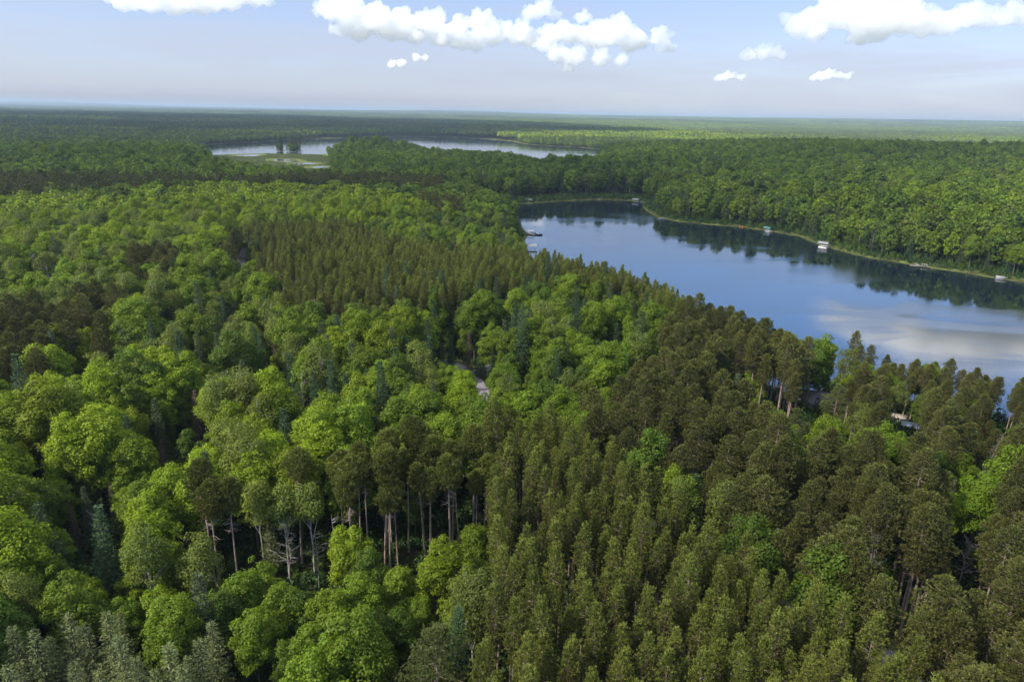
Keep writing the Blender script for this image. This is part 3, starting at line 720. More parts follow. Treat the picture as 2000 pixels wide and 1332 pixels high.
# trees the photo singles out: (photo x, y of the top, height, kind, variant, label)
SPECIAL = [
 (1617, 648, 20, 'column', 0, 'bright green columnar broadleaf tree standing alone against the blue lake'),
 (1660, 676, 18, 'aspen', 1, 'airy green broadleaf tree at the water edge with lake showing through its trunks'),
 (1640, 748, 15, 'whitepine', 0, 'broad pale green white pine beside the grey cabin roof'),
 (1566, 795, 15, 'whitepine', 1, 'soft pale white pine standing below the grey cabin roof'),
 (1700, 745, 13, 'tamarack', 0, 'pale conical conifer between the cabin roof and the shore pines'),
 (1762, 742, 14, 'aspen', 0, 'light green tree in front of the shore pines above the blue roof'),
 (1868, 780, 16, 'whitepine', 1, 'light green pine right of the small blue shed roof'),
 (1888, 880, 15, 'column', 0, 'narrow bright green tree among the dark pines on the right'),
 (1962, 893, 17, 'barespruce', 0, 'bare grey dead conifer with fanned twigs near the right edge'),
 (1928, 838, 17, 'barespruce', 0, 'grey dead conifer leaning into the dark gap below the lake shore'),
 (1866, 932, 13, 'barespruce', 0, 'thin grey dead conifer beside the narrow bright green tree'),
 (1893, 1040, 11, 'snag', 1, 'small bleached snag among the dark pines on the right slope'),
 (1760, 1030, 20, 'snag', 2, 'tall pale snag leaning among the pines above the lower right gap'),
 (1655, 885, 16, 'maple_mid', 0, 'bright green maple glowing between two dark old pines'),
 (1468, 822, 15, 'maple_mid', 1, 'round bright green tree in the middle of the old pines'),
 (1510, 795, 14, 'maple_mid', 2, 'green broadleaf tree at the foot of the pale white pine'),
 (850, 1222, 19, 'whitepine', 0, 'large pale grey green white pine at the bottom edge of the view'),
 (498, 930, 17, 'tallaspen', 0, 'leftmost of three tall pale aspens in front of the bare trunked pines'),
 (548, 942, 17, 'tallaspen', 1, 'middle of three tall pale aspens in front of the bare trunked pines'),
 (600, 938, 17, 'tallaspen', 2, 'rightmost of three tall pale aspens in front of the bare trunked pines'),
 (558, 1003, 12.5, 'snag', 1, 'spreading white dead tree below the three tall aspens'),
 (614, 1035, 11, 'snag', 0, 'slim white dead tree right of the spreading dead one'),
 (645, 1000, 14, 'snag', 2, 'bare straight dead trunk beside the bright green maple'),
 (520, 990, 12, 'tamarack', 1, 'pale small conifer under the leftmost tall aspen'),
 (680, 1025, 15, 'maple_bright', 1, 'vivid green maple below the bare trunked pines'),
 (868, 1050, 16, 'maple_bright', 0, 'vivid green tall maple against the left edge of the pine plantation'),
 (775, 1100, 13, 'maple_mid', 1, 'green broadleaf tree below the dark gap under the pines'),
 (930, 1015, 13, 'maple_mid', 1, 'green tree tucked under the edge of the pine plantation'),
 (825, 1105, 8, 'snag', 2, 'short curved white snag in front of the vivid green maple'),
 (353, 972, 12, 'deadspruce', 0, 'thin grey dead conifer left of the bare trunked pines'),
 (400, 935, 22, 'edgepine', 0, 'tall pine with long bare trunk left of the three aspens'),
 (438, 925, 22, 'edgepine', 1, 'tall pine with pale bare trunk nearest the leftmost aspen'),
 (168, 697, 9, 'deadspruce', 1, 'rusty red dead conifer standing among bright maples'),
 (213, 938, 10, 'deadspruce', 0, 'brown dead conifer among yellow green maples in the lower left'),
 (133, 975, 10, 'deadspruce', 0, 'reddish brown dead conifer beside the small blue green spruce'),
 (160, 945, 12, 'bluespruce', 0, 'small blue green spruce tip among yellow green maples'),
 (172, 990, 9, 'snag', 1, 'bushy brown dead tree below the blue green spruce tip'),
 (378, 757, 14, 'deadspruce', 0, 'brown dead conifer spire in the middle of the maple canopy'),
 (314, 855, 9, 'deadspruce', 0, 'short brown conifer tip poking through the maple canopy'),
 (112, 885, 10, 'bluespruce', 1, 'blue green spruce tip sunk in the left maple canopy'),
 (400, 640, 15, 'deadspruce', 0, 'brown dead conifer between two dark spruces left of centre'),
 (384, 643, 16, 'bluespruce', 0, 'dark grey green spruce left of the brown dead conifer'),
 (421, 645, 17, 'bluespruce', 0, 'dark grey green spruce right of the brown dead conifer'),
 (236, 638, 18, 'bluespruce', 0, 'tall dark spruce beside the big round yellow green maple'),
 (262, 700, 12, 'spruce', 1, 'dark spruce below the tall spruce in the left canopy'),
 (155, 636, 17, 'maple_bright', 2, 'big round yellow green maple in front of brown pines on the left'),
 (536, 664, 15, 'deadspruce', 0, 'pale brown dead spire left of the road gap'),
 (551, 660, 16, 'spruce', 2, 'dark spruce right beside the pale brown dead spire'),
 (590, 722, 15, 'snag', 0, 'branching white dead tree in the middle of the mixed canopy'),
 (703, 556, 17, 'maple_mid', 2, 'large round deep green maple in front of the northern pine stand'),
 (748, 545, 19, 'bluespruce', 0, 'tall grey green spruce right of the large round maple'),
 (916, 645, 13.5, 'deadspruce', 0, 'pinkish brown dead spruce standing just behind the road gap'),
 (880, 652, 12.5, 'spruce', 2, 'dark green spruce left of the pinkish dead spruce'),
 (865, 665, 11, 'bluespruce', 1, 'blue green spruce at the far edge of the road clearing'),
 (940, 650, 13, 'spruce', 0, 'dark spruce right of the pinkish dead spruce'),
 (962, 678, 10.5, 'spruce', 2, 'dense dark spruce on the right side of the road clearing'),
 (990, 690, 11.5, 'spruce', 0, 'dark spruce at the edge of the road clearing nearest the maples'),
 (1020, 685, 13, 'bluespruce', 0, 'grey green spruce right of the road clearing'),
 (817, 662, 19, 'aspen', 1, 'pale aspen with white limbs left of the road gap'),
 (840, 715, 16, 'aspen', 0, 'soft grey green aspen hiding the near side of the road'),
 (975, 535, 18, 'aspen', 1, 'grey green broad aspen in front of the shore pines'),
 (1100, 560, 19, 'maple_mid', 2, 'tall yellowish green maple rising over the centre canopy'),
 (58, 490, 18, 'snag', 2, 'pale leaning dead trunk on the left above the brown pines'),
 (88, 515, 15, 'snag', 0, 'pale forked dead tree on the left above the brown pines'),
 (335, 562, 18, 'aspen', 1, 'large grey green aspen with visible pale trunk left of centre'),
 (415, 565, 18, 'aspen', 0, 'grey green aspen right of the large pale trunked one'),
 (455, 585, 14, 'snag', 1, 'pale dead crown among the grey green aspens'),
 (880, 600, 12, 'snag', 1, 'small pale dead crown in the green canopy behind the road gap'),
 (1185, 640, 13, 'snag', 1, 'pale bare crown in the canopy left of the old pines'),
 (230, 380, 16, 'snag', 1, 'pale twiggy crown in the far left maple canopy'),
 (505, 1085, 14, 'maple_mid', 0, 'olive green broadleaf tree below the spreading white dead tree'),
 (272, 1020, 18, 'aspen', 0, 'pale olive broadleaf tree in the lower left canopy'),
 (385, 1040, 16, 'aspen', 1, 'light green birch with a forked white trunk in the lower left'),
]
for (a, b, h, kd, v_) in ((470, 1105, 14, 'maple_mid', 1), (545, 1125, 14, 'maple_mid', 0), (585, 1150, 12, 'maple_deep', 1), (640, 1150, 14, 'maple_bright', 1), (700, 1120, 14, 'maple_mid', 2), (720, 1190, 13, 'maple_deep', 0),
                          (600, 1210, 12, 'maple_mid', 1), (430, 1150, 13, 'maple_deep', 1), (490, 1190, 13, 'maple_mid', 2), (780, 1190, 11, 'maple_deep', 1), (660, 1245, 11, 'maple_mid', 0), (560, 1245, 10, 'maple_mid', 1), (820, 1160, 10, 'maple_mid', 1), (745, 1260, 10, 'maple_deep', 0), (905, 1130, 14, 'maple_mid', 0)):
    SPECIAL.append((a, b, h, kd, v_, None))
rngT = np.random.default_rng(21)
for (a, b) in ((20, 1215), (62, 1222), (92, 1238), (130, 1190), (165, 1212), (205, 1186), (228, 1232), (262, 1275), (325, 1248), (352, 1290), (385, 1240), (298, 1300), (10, 1290), (140, 1285), (190, 1300)):
    SPECIAL.append((a, b, 14 + rngT.uniform(-1.5, 1.5), 'tamarack', int(rngT.integers(0, 2)), None))

def place_top(px, py, H):
    z = H + 2.0
    for _ in range(6):
        x, y = gp(px, py, z); z = float(height(np.array([x]), np.array([y]))[0]) + H
    return x, y, z - H
SRC_H = {}
def src_h(kind, i):
    k = (kind, i)
    if k not in SRC_H: SRC_H[k] = max(v[:, 2].max() for v in SRC[kind][i][1].v)
    return SRC_H[k]

# things the photo lets one see through the canopy: no tree may stand in front of these (photo x, y, radius, distance)
VIS = []
def vis(px, py, rad, z=0.0, x=None):
    gx, gy = gg(px, py, z); VIS.append((px, py, rad, math.hypot(gx, gy)))
for a in ((478, 497, 4), (474, 507, 5), (944, 764, 4), (918, 722, 3), (1640, 729, 9, 0), (1588, 766, 10, 5), (1780, 823, 12, 4), (1755, 808, 9, 3), (1950, 825, 6, 3), (500, 1310, 6)):
    vis(*a)

def jitter_grid(s, r1, seed, r0=25, amax=58):
    g = np.random.default_rng(seed)
    xs = np.arange(-r1, r1, s); ys = np.arange(-30, r1, s * .87)
    X, Y = np.meshgrid(xs, ys); X = X + (np.arange(len(ys)) % 2)[:, None] * s / 2
    X = X.ravel() + g.uniform(-.3, .3, X.size) * s; Y = Y.ravel() + g.uniform(-.3, .3, Y.size) * s
    r = np.hypot(X, Y); a = np.degrees(np.arctan2(np.abs(X), Y + 30))
    k = (r > r0) & (r < r1) & (a < amax)
    X, Y = X[k], Y[k]
    px, py = to_px(X, Y, np.full(X.shape, 15.0))
    k = (px > -520) & (px < 2520) & (py < 2300) & (Y > 5)
    return X[k], Y[k]

def in_zone(px, py, *names):
    m = np.zeros(px.shape, bool)
    for n in names: m |= inside(ZP[n], px, py)
    return m

def occludes(x, y, z, H, crown_r, crown_l):
    """true where a tree would hide one of the VIS spots"""
    m = np.zeros(x.shape, bool)
    r = np.hypot(x, y)
    tx, ty = to_px(x, y, z + H); bx, by = to_px(x, y, z + np.maximum(H - crown_l, 0))
    sc_ = FPX / np.maximum(r, 1) * crown_r
    for (vx, vy, rad, d) in VIS:
        m |= (np.abs(tx + (bx - tx) * .5 - vx) < sc_ * .8 + rad) & (ty < vy + rad) & (by > vy - rad) & (r < d - 1)
    return m

R1 = 1900.0
FAM = []     # rows: x, y, z, kind, variantseed, scale
def add_family(kinds, X, Y, Zg, S):
    FAM.append((kinds, X, Y, Zg, S))

def common_filter(X, Y, shore, H, cr_, cl_, S):
    wd = water_d(X, Y)
    n = vnoise(X, Y, 14, 4.4, 7.7)
    k = wd > np.maximum(shore, strip(X, Y)) * (.6 + .7 * n)
    k &= sdist(MARSH, X, Y) > 0
    k &= sdist(MEADOW, X, Y) > 1
    k &= sdist(MARSH2, X, Y) > 0
    rd = np.minimum(ldist(ROAD, X, Y), ldist(DRIVE, X, Y) + 1)
    k &= rd > np.where((Y < 150), 3.2, cr_ * .3 + 2.6)
    k &= ~((np.hypot(X - gp(475, 1310)[0], Y - gp(475, 1310)[1]) < 4))
    zg = height(X, Y, wd)
    k &= ~occludes(X, Y, zg, H * S, cr_, cl_)
    return k, zg, wd

specials = []
for (px, py, H, kind, vi, lab) in SPECIAL:
    x, y, z = place_top(px, py, H)
    specials.append((x, y, z, H, kind, vi, lab, px, py))
SXY = np.array([(s[0], s[1]) for s in specials])
SR = np.array([3.2 if s[4] in ('tallaspen', 'maple_bright', 'maple_mid', 'whitepine', 'aspen') else 1.8 for s in specials])
def near_special(X, Y, extra=0.0):
    m = np.zeros(X.shape, bool)
    for (x, y), r in zip(SXY, SR): m |= np.hypot(X - x, Y - y) < r + extra
    return m
# specials also stay unhidden: upper part of each is seen
for s in specials:
    if s[4] in ('snag', 'barespruce', 'deadspruce', 'column', 'aspen', 'tallaspen', 'edgepine', 'whitepine', 'bluespruce') and s[6]:
        d = math.hypot(s[0], s[1]); hh = s[3] * FPX / d
        VIS.append((s[7], s[8] + hh * .12, 3, d)); VIS.append((s[7], s[8] + hh * .3, 4, d))
        if s[4] in ('edgepine',): VIS.append((s[7] + 6, s[8] + hh * .6, 4, d))
        if s[4] in ('snag', 'tallaspen') and s[8] > 900: VIS.append((s[7], s[8] + hh * .5, 5, d))

GEN = {k: [] for k in SRC}
def emit(kind, X, Y, Zg, S):
    if len(X): GEN[kind].append(np.stack([X, Y, Zg, S], 1))

def pxtop(X, Y, z=18.0):
    return to_px(X, Y, np.full(X.shape, z) if np.isscalar(z) else z)

PINEZ = ('plantation', 'northpines')
OLDZ = ('shorepines', 'oldpines', 'banks', 'p1', 'p2', 'p3', 'p4', 'p5', 'p6')
# 1 plantation pines
X, Y = jitter_grid(3.2, 620, 5)
S = rng.uniform(.86, 1.06, X.size)
px, py = pxtop(X, Y, 20.5 + height(X, Y))
k = in_zone(px, py, *PINEZ) & ~in_zone(px, py, 'gap'); X, Y, S = X[k], Y[k], S[k]
k, zg, wd = common_filter(X, Y, 3, 21, 1.7, 9, S); k &= ~near_special(X, Y, -.6)
k &= (rng.random(X.size) < .93)
emit('pine', X[k], Y[k], zg[k], S[k])
# 2 old pines
X, Y = jitter_grid(4.0, 1500, 6)
S = rng.uniform(.78, 1.06, X.size)
px, py = pxtop(X, Y, 13.5 + height(X, Y)); bk = in_zone(px, py, 'banks'); S[bk] *= .68
px, py = pxtop(X, Y, 21.5 * np.where(bk, .62, .93) + height(X, Y))
ke = in_zone(px, py, 'edge'); wd_ = water_d(X, Y); shore_ = (X > 50) & (Y < 290) & (px > 1665) & (wd_ < 42); S[shore_ & ~bk] *= .68; k = (in_zone(px, py, *OLDZ) | ke | shore_ | (in_zone(px, py, 'lot') & (rng.random(X.size) < .18))) & ~in_zone(px, py, 'oldgap', 'gap', *PINEZ)
X, Y, S, ke = X[k], Y[k], S[k], ke[k]
k, zg, wd = common_filter(X, Y, 3, 22, 3, 10, S); k &= ~near_special(X, Y, 0)
k &= rng.random(X.size) < np.where(ke, 1.0, .9)
emit('edgepine', X[k & ke], Y[k & ke], zg[k & ke], S[k & ke] * .95); emit('oldpine', X[k & ~ke], Y[k & ~ke], zg[k & ~ke], S[k & ~ke])
# 3 tamaracks
X, Y = jitter_grid(3.6, 200, 8)
S = rng.uniform(.7, 1.05, X.size)
px, py = pxtop(X, Y, 12.0 + height(X, Y)); k = in_zone(px, py, 'tamarack'); X, Y, S = X[k], Y[k], S[k]
k, zg, wd = common_filter(X, Y, 3, 12, 1.6, 9, S); k &= ~near_special(X, Y, -.3) & (rng.random(X.size) < .8)
emit('tamarack', X[k], Y[k], zg[k], S[k])
# 4 broadleaves and mixed
X, Y = jitter_grid(5.5, R1, 9, 20)
S = rng.uniform(.8, 1.12, X.size)
px, py = pxtop(X, Y, 18.5 + height(X, Y))
k = ~in_zone(px, py, 'edge', 'gap', 'tamarack', 'oldgap', *PINEZ, *OLDZ)
k &= ~(in_zone(px, py, 'lot') & (rng.random(X.size) > .7))
X, Y, S, px, py = X[k], Y[k], S[k], px[k], py[k]
k, zg, wd = common_filter(X, Y, 3.4, 19, 4, 13, S); k &= ~((X > 50) & (Y < 290) & (px > 1655) & (wd < 40)); k &= ~near_special(X, Y, .6)
X, Y, S, px, py, zg, wd = [q[k] for q in (X, Y, S, px, py, zg, wd)]
r = np.hypot(X, Y)
big = (X > 40 + 0 * Y) & (r > 300) & (py > 285)
keep = ~(big & (rng.random(X.size) < .38)); X, Y, S, px, py, zg, wd, r, big = [q[keep] for q in (X, Y, S, px, py, zg, wd, r, big)]
S = np.where(big, S * rng.uniform(1.0, 1.3, S.size), S); S = np.where((r > 250) & (wd < 45), S * (.68 + .3 * np.clip(wd / 45, 0, 1)), S); S = np.where((r > 1400) , S * .8, S)
nz = vnoise(X, Y, 55, 2.2, 3.3) * .6 + vnoise(X, Y, 22, 7.2, 1.3) * .4
u = rng.random(X.size)
bright = np.zeros(X.size)
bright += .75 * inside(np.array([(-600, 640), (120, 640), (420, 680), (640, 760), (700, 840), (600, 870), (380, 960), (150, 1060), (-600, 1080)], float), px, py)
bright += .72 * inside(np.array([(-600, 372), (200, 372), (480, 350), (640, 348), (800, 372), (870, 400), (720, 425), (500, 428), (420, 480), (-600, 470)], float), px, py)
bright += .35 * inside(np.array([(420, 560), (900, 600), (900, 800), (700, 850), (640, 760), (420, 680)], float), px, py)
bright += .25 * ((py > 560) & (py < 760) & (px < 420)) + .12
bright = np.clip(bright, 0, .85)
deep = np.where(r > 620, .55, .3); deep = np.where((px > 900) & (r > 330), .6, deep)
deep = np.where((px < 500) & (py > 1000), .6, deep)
asp = .12 + .22 * ((px < 560) & (py > 420) & (py < 640)) + .15 * ((px > 560) & (px < 960) & (py > 640) & (py < 780)) + .08 * ((px < 420) & (py > 1000))
spr = np.where(r > 900, .42, .07); spr = np.where((py < 275) & (px < 1350), .8, spr); spr = np.where((r > 600) & (px > 1150) & (py > 285), .15, spr)
spr = np.where((wd < 24) & (r > 250), .42, spr)
spr = np.where((px > 600) & (px < 1300) & (py > 300) & (py < 385), .3, spr)
kind = np.full(X.size, 'maple_mid', dtype=object)
v = u * .55 + nz * .45 * 1.0
rk = rng.random(X.size) * .6 + nz * .4
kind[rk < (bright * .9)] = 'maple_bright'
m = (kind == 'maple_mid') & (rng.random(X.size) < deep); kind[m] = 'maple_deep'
kind[rng.random(X.size) < asp] = 'aspen'
kind[rng.random(X.size) < spr] = 'spruce'
m = (kind == 'spruce') & (rng.random(X.size) < .35); kind[m] = 'bluespruce'
low = (px < 760) & (py > 1040); S[low] *= .86
for kd in ('maple_bright', 'maple_mid', 'maple_deep', 'aspen', 'spruce', 'bluespruce'):
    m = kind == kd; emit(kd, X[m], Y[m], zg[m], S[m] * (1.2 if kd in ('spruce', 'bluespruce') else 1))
# 4b younger broadleaves filling the gaps under the canopy
X, Y = jitter_grid(5.0, 330, 44, 20); S = rng.uniform(.45, .72, X.size)
px, py = pxtop(X, Y, 12.0 + height(X, Y))
k = ~in_zone(px, py, 'edge', 'gap', 'tamarack', 'oldgap', *PINEZ, 'lot') & ~(in_zone(px, py, *OLDZ) & (rng.random(X.size) > np.where((px > 1660) & (py < 900), .5, .12))); X, Y, S = X[k], Y[k], S[k]
k, zg, wd = common_filter(X, Y, 4, 19, 4, 13, S); k &= ~near_special(X, Y, -.5) & (rng.random(X.size) < .7)
v = rng.random(X.size)
for kd, lo, hi in (('maple_bright', 0, .2), ('maple_mid', .2, .65), ('maple_deep', .65, 1)):
    m = k & (v >= lo) & (v < hi); emit(kd, X[m], Y[m], zg[m], S[m])
# 5 spruces squeezed between
X, Y = jitter_grid(6.2, 420, 12); S = rng.uniform(.75, 1.08, X.size)
px, py = pxtop(X, Y, 14.0 + height(X, Y))
pr = .08 + .36 * in_zone(px, py, 'mixspruce') + .1 * ((px > 250) & (px < 640) & (py > 600) & (py < 760)) + .22 * ((px > 1130) & (px < 1330) & (py > 550) & (py < 625))
k = (rng.random(X.size) < pr) & ~in_zone(px, py, 'edge', 'gap', 'tamarack', 'oldgap', 'plantation', 'oldpines', 'shorepines', 'banks'); X, Y, S = X[k], Y[k], S[k]
k, zg, wd = common_filter(X, Y, 4, 15, 2, 13, S); k &= ~near_special(X, Y, .3)
m = rng.random(X.size) < .5
k &= ~((X > 50) & (Y < 290) & (wd < 50))
S = S * 1.38
SPX = np.stack([X[k], Y[k]], 1)
emit('spruce', X[k & m], Y[k & m], zg[k & m], S[k & m]); emit('bluespruce', X[k & ~m], Y[k & ~m], zg[k & ~m], S[k & ~m])
for kd in ('maple_bright', 'maple_mid', 'maple_deep', 'aspen'):
    new = []
    for A in GEN[kd]:
        r_ = np.hypot(A[:, 0], A[:, 1]); keep = np.ones(len(A), bool)
        near_ = np.where(r_ < 425)[0]
        if len(near_) and len(SPX):
            d_ = np.sqrt(((A[near_, None, :2] - SPX[None]) ** 2).sum(2)).min(1); keep[near_[d_ < 2.9]] = False
        new.append(A[keep])
    GEN[kd] = new
# island trees and marsh edge bushes
g = np.random.default_rng(77)
isl = []
for i in range(34):
    side = -1 if i % 2 else 1
    x = ISX + (-14 if side < 0 else 12) + g.normal(0, 3.6 if side < 0 else 6); y = ISY + g.normal(0, 6)
    isl.append((x, y, .6, g.uniform(.85, 1.15)))
isl = np.array(isl)
ok = water_d(isl[:, 0], isl[:, 1]) > 1.0
emit('oldpine', *isl[ok][:16].T); emit('bluespruce', *isl[ok][16:].T)
GEN = {k: (np.concatenate(v) if v else np.zeros((0, 4))) for k, v in GEN.items()}
for k, v in GEN.items(): print('GEN', k, len(v))

# ------------------------------------------------------------------ trees as objects of their own, the rest as forest
OBJNAME = {'tallaspen': 'aspen_tree', 'maple_bright': 'maple_tree', 'maple_mid': 'maple_tree', 'maple_deep': 'maple_tree', 'aspen': 'aspen_tree', 'pine': 'red_pine', 'oldpine': 'old_pine',
           'edgepine': 'old_pine', 'spruce': 'spruce_tree', 'bluespruce': 'spruce_tree', 'tamarack': 'tamarack_tree', 'whitepine': 'white_pine', 'snag': 'dead_tree',
           'deadspruce': 'dead_conifer', 'barespruce': 'dead_conifer', 'column': 'broadleaf_tree'}
CATS = {'maple_tree': 'maple tree', 'aspen_tree': 'aspen tree', 'red_pine': 'pine tree', 'old_pine': 'pine tree', 'spruce_tree': 'spruce tree', 'tamarack_tree': 'tamarack',
        'white_pine': 'white pine', 'dead_tree': 'dead tree', 'dead_conifer': 'dead conifer', 'broadleaf_tree': 'tree'}
LOOK = {'maple_bright': 'yellow green', 'maple_mid': 'fresh green', 'maple_deep': 'deep green', 'aspen': 'pale grey green', 'pine': 'olive', 'oldpine': 'dark',
        'edgepine': 'bare trunked', 'spruce': 'dark green', 'bluespruce': 'grey green', 'tamarack': 'pale feathery'}
NOUN = {'maple_tree': 'maple', 'aspen_tree': 'aspen', 'red_pine': 'pine', 'old_pine': 'old pine', 'spruce_tree': 'spruce', 'tamarack_tree': 'tamarack'}
GROUPS = {'maple_tree': 'maples of the broadleaf canopy', 'aspen_tree': 'aspens scattered in the canopy', 'red_pine': 'pines of the dense plantation', 'old_pine': 'old pines on the lake side',
          'spruce_tree': 'spruces poking through the canopy', 'tamarack_tree': 'pale tamaracks in the lower left corner', 'dead_tree': 'bleached dead trees', 'dead_conifer': 'dead conifers', 'white_pine': 'white pines by the cabins'}
LAND = [('the road gap', 930, 745), ('the big round maple', 155, 660), ('the rusty dead conifer', 172, 715), ('the three tall aspens', 550, 970), ('the vivid maple', 868, 1090),
        ('the grey cabin roof', 1588, 765), ('the blue shed roof', 1780, 822), ('the leftmost tamaracks', 60, 1240), ('the large pale white pine', 850, 1270), ('the spreading dead tree', 560, 1040),
        ('the pinkish dead spruce', 916, 670), ('the large round maple', 703, 590), ('the distant road bend', 478, 500), ('the fanned bare conifer', 1962, 930), ('the columnar lakeside tree', 1617, 680),
        ('the tall pale snag', 1760, 1070), ('the brown spire', 380, 780), ('the branching dead tree', 590, 750), ('the reddish dead conifer', 130, 990), ('the leaning dead trunks', 70, 520),
        ('the plantation bottom', 1350, 1320), ('the plantation centre', 1250, 1100), ('the plantation tip', 1060, 830), ('the lower right gap', 1790, 1300), ('the brown left pines', 150, 600),
        ('the tall yellowish maple', 1100, 590), ('the old pine grove', 1380, 830), ('the right edge pines', 1950, 1150), ('the shore pines', 1480, 640), ('the big grey aspen', 335, 600),
        ('the northern pine stand', 700, 480), ('the brown dead conifer', 213, 960), ('the lower left corner', 20, 1120), ('the pale dead crown', 455, 600), ('the bright maple canopy', 300, 830), ('the centre canopy', 1100, 680),
        ('the western canopy edge', 30, 880), ('the narrow bright tree', 1888, 900), ('the forked white birch', 385, 1070), ('the grass opening', 480, 1230), ('the cove', 1000, 430), ('the dark gap under the pines', 800, 1010), ('the small curved snag', 825, 1130), ('the plantation west edge', 980, 1060), ('the plantation northeast edge', 1300, 930), ('the plantation southeast edge', 1620, 1180), ('the plantation south middle', 1100, 1290), ('the plantation east middle', 1450, 1120), ('the tall grey green spruce', 748, 570), ('the pines north corner', 520, 440), ('the pines east corner', 1000, 495), ('the pines south edge', 620, 560)]
def describe(kind, name, px, py, s):
    b = sorted(LAND, key=lambda q: (q[1] - px) ** 2 + ((q[2] - py) * 1.5) ** 2)
    def rel(q):
        dx, dy = px - q[1], (py - q[2]) * 1.5
        d = math.hypot(dx, dy)
        ang = int(((math.degrees(math.atan2(dx, -dy)) + 22.5) % 360) // 45)
        w = ['behind', 'behind right of', 'right of', 'in front right of', 'in front of', 'in front left of', 'left of', 'behind left of'][ang]
        return d, w
    d, w = rel(b[0])
    near = 'just ' if d < 40 else ('close ' if d < 75 else ('' if d < 125 else ('well ' if d < 190 else 'far ')))
    size = 'tall' if s > 1.0 else ('low' if s < .86 else 'mid-sized')
    return f"{size} {LOOK[kind]} {NOUN[name]} {near}{w} {b[0][0]}"

FIRST = {}; PLACED = []
def place_tree(kind, vi, x, y, z, s, rz, label, lean=(0, 0)):
    name = OBJNAME[kind]
    key = (kind, vi)
    tm, cm = meshes(kind, vi)
    root = bpy.data.objects.new(name, None); COL.objects.link(root)
    root.location = (x, y, z - .15); root.rotation_euler = (lean[0], lean[1], rz); root.scale = (s, s, s)
    if key not in FIRST:
        tk = bpy.data.objects.new('trunk', tm); cw = bpy.data.objects.new('branches' if name in ('dead_tree',) else 'crown', cm); FIRST[key] = (tk, cw)
    else:
        tk, cw = FIRST[key][0].copy(), FIRST[key][1].copy()
    for c in (tk, cw): COL.objects.link(c); c.parent = root
    root['label'] = label; root['category'] = CATS[name]
    if name in GROUPS: root['group'] = GROUPS[name]
    PLACED.append((root, to_px(x, y, z + 15)[0]))
    return root
for (x, y, z, H, kind, vi, lab, px, py) in specials:
    vi = vi % len(SRC[kind]); s = H / src_h(kind, vi)
    ln = (0, 0)
    if lab and 'leaning' in lab: ln = (0, -.16)
    if lab is None: lab = describe(kind, OBJNAME[kind], px, py, s * 1.0)
    place_tree(kind, vi, x, y, z, s, float(rng.uniform(0, 6.28)), lab, ln)

LIMIT = [(('maple_bright', 'maple_mid', 'maple_deep'), 286), (('aspen',), 90), (('pine',), 300), (('oldpine', 'edgepine'), 298), (('spruce', 'bluespruce'), 160), (('tamarack',), 200)]
REST = {k: [] for k in SRC}
for fam, lim in LIMIT:
    rows = []
    for kd in fam:
        A = GEN[kd]
        if len(A): rows += [(kd, *a) for a in A]
    if not rows: continue
    B = np.array([r_[1:] for r_ in rows]); kk = np.array([r_[0] for r_ in rows])
    r = np.hypot(B[:, 0], B[:, 1])
    px, py = to_px(B[:, 0], B[:, 1], B[:, 2] + 17 * B[:, 3])
    ok = (px > -20) & (px < 2020) & (py < 1345) & (py > 100)
    o = np.argsort(np.where(ok, r, 1e9)); sel = o[:min(lim, int(ok.sum()))]
    chosen = np.zeros(len(B), bool); chosen[sel] = True
    for i in sel:
        kd = kk[i]; vi = int(rng.integers(0, len(SRC[kd])))
        place_tree(kd, vi, *B[i, :3], float(B[i, 3]), float(rng.uniform(0, 6.28)), describe(kd, OBJNAME[kd], px[i], py[i], B[i, 3]), (float(rng.normal(0, .02)), float(rng.normal(0, .02))))
    for i in np.where(~chosen)[0]: REST[kk[i]].append(B[i])

SAME = {}
for o_, px_ in PLACED: SAME.setdefault(o_['label'], []).append((float(px_), o_))
for lb, v_ in SAME.items():
    if 2 <= len(v_) <= 5:
        v_.sort(key=lambda q: q[0]); n_ = len(v_)
        wd5 = {2: ('left', 'right'), 3: ('leftmost', 'middle', 'rightmost'), 4: ('leftmost', 'second', 'third', 'rightmost'), 5: ('leftmost', 'second', 'middle', 'fourth', 'rightmost')}[n_]
        for w_, (_, o_) in zip(wd5, v_): o_['label'] = w_ + ' ' + lb
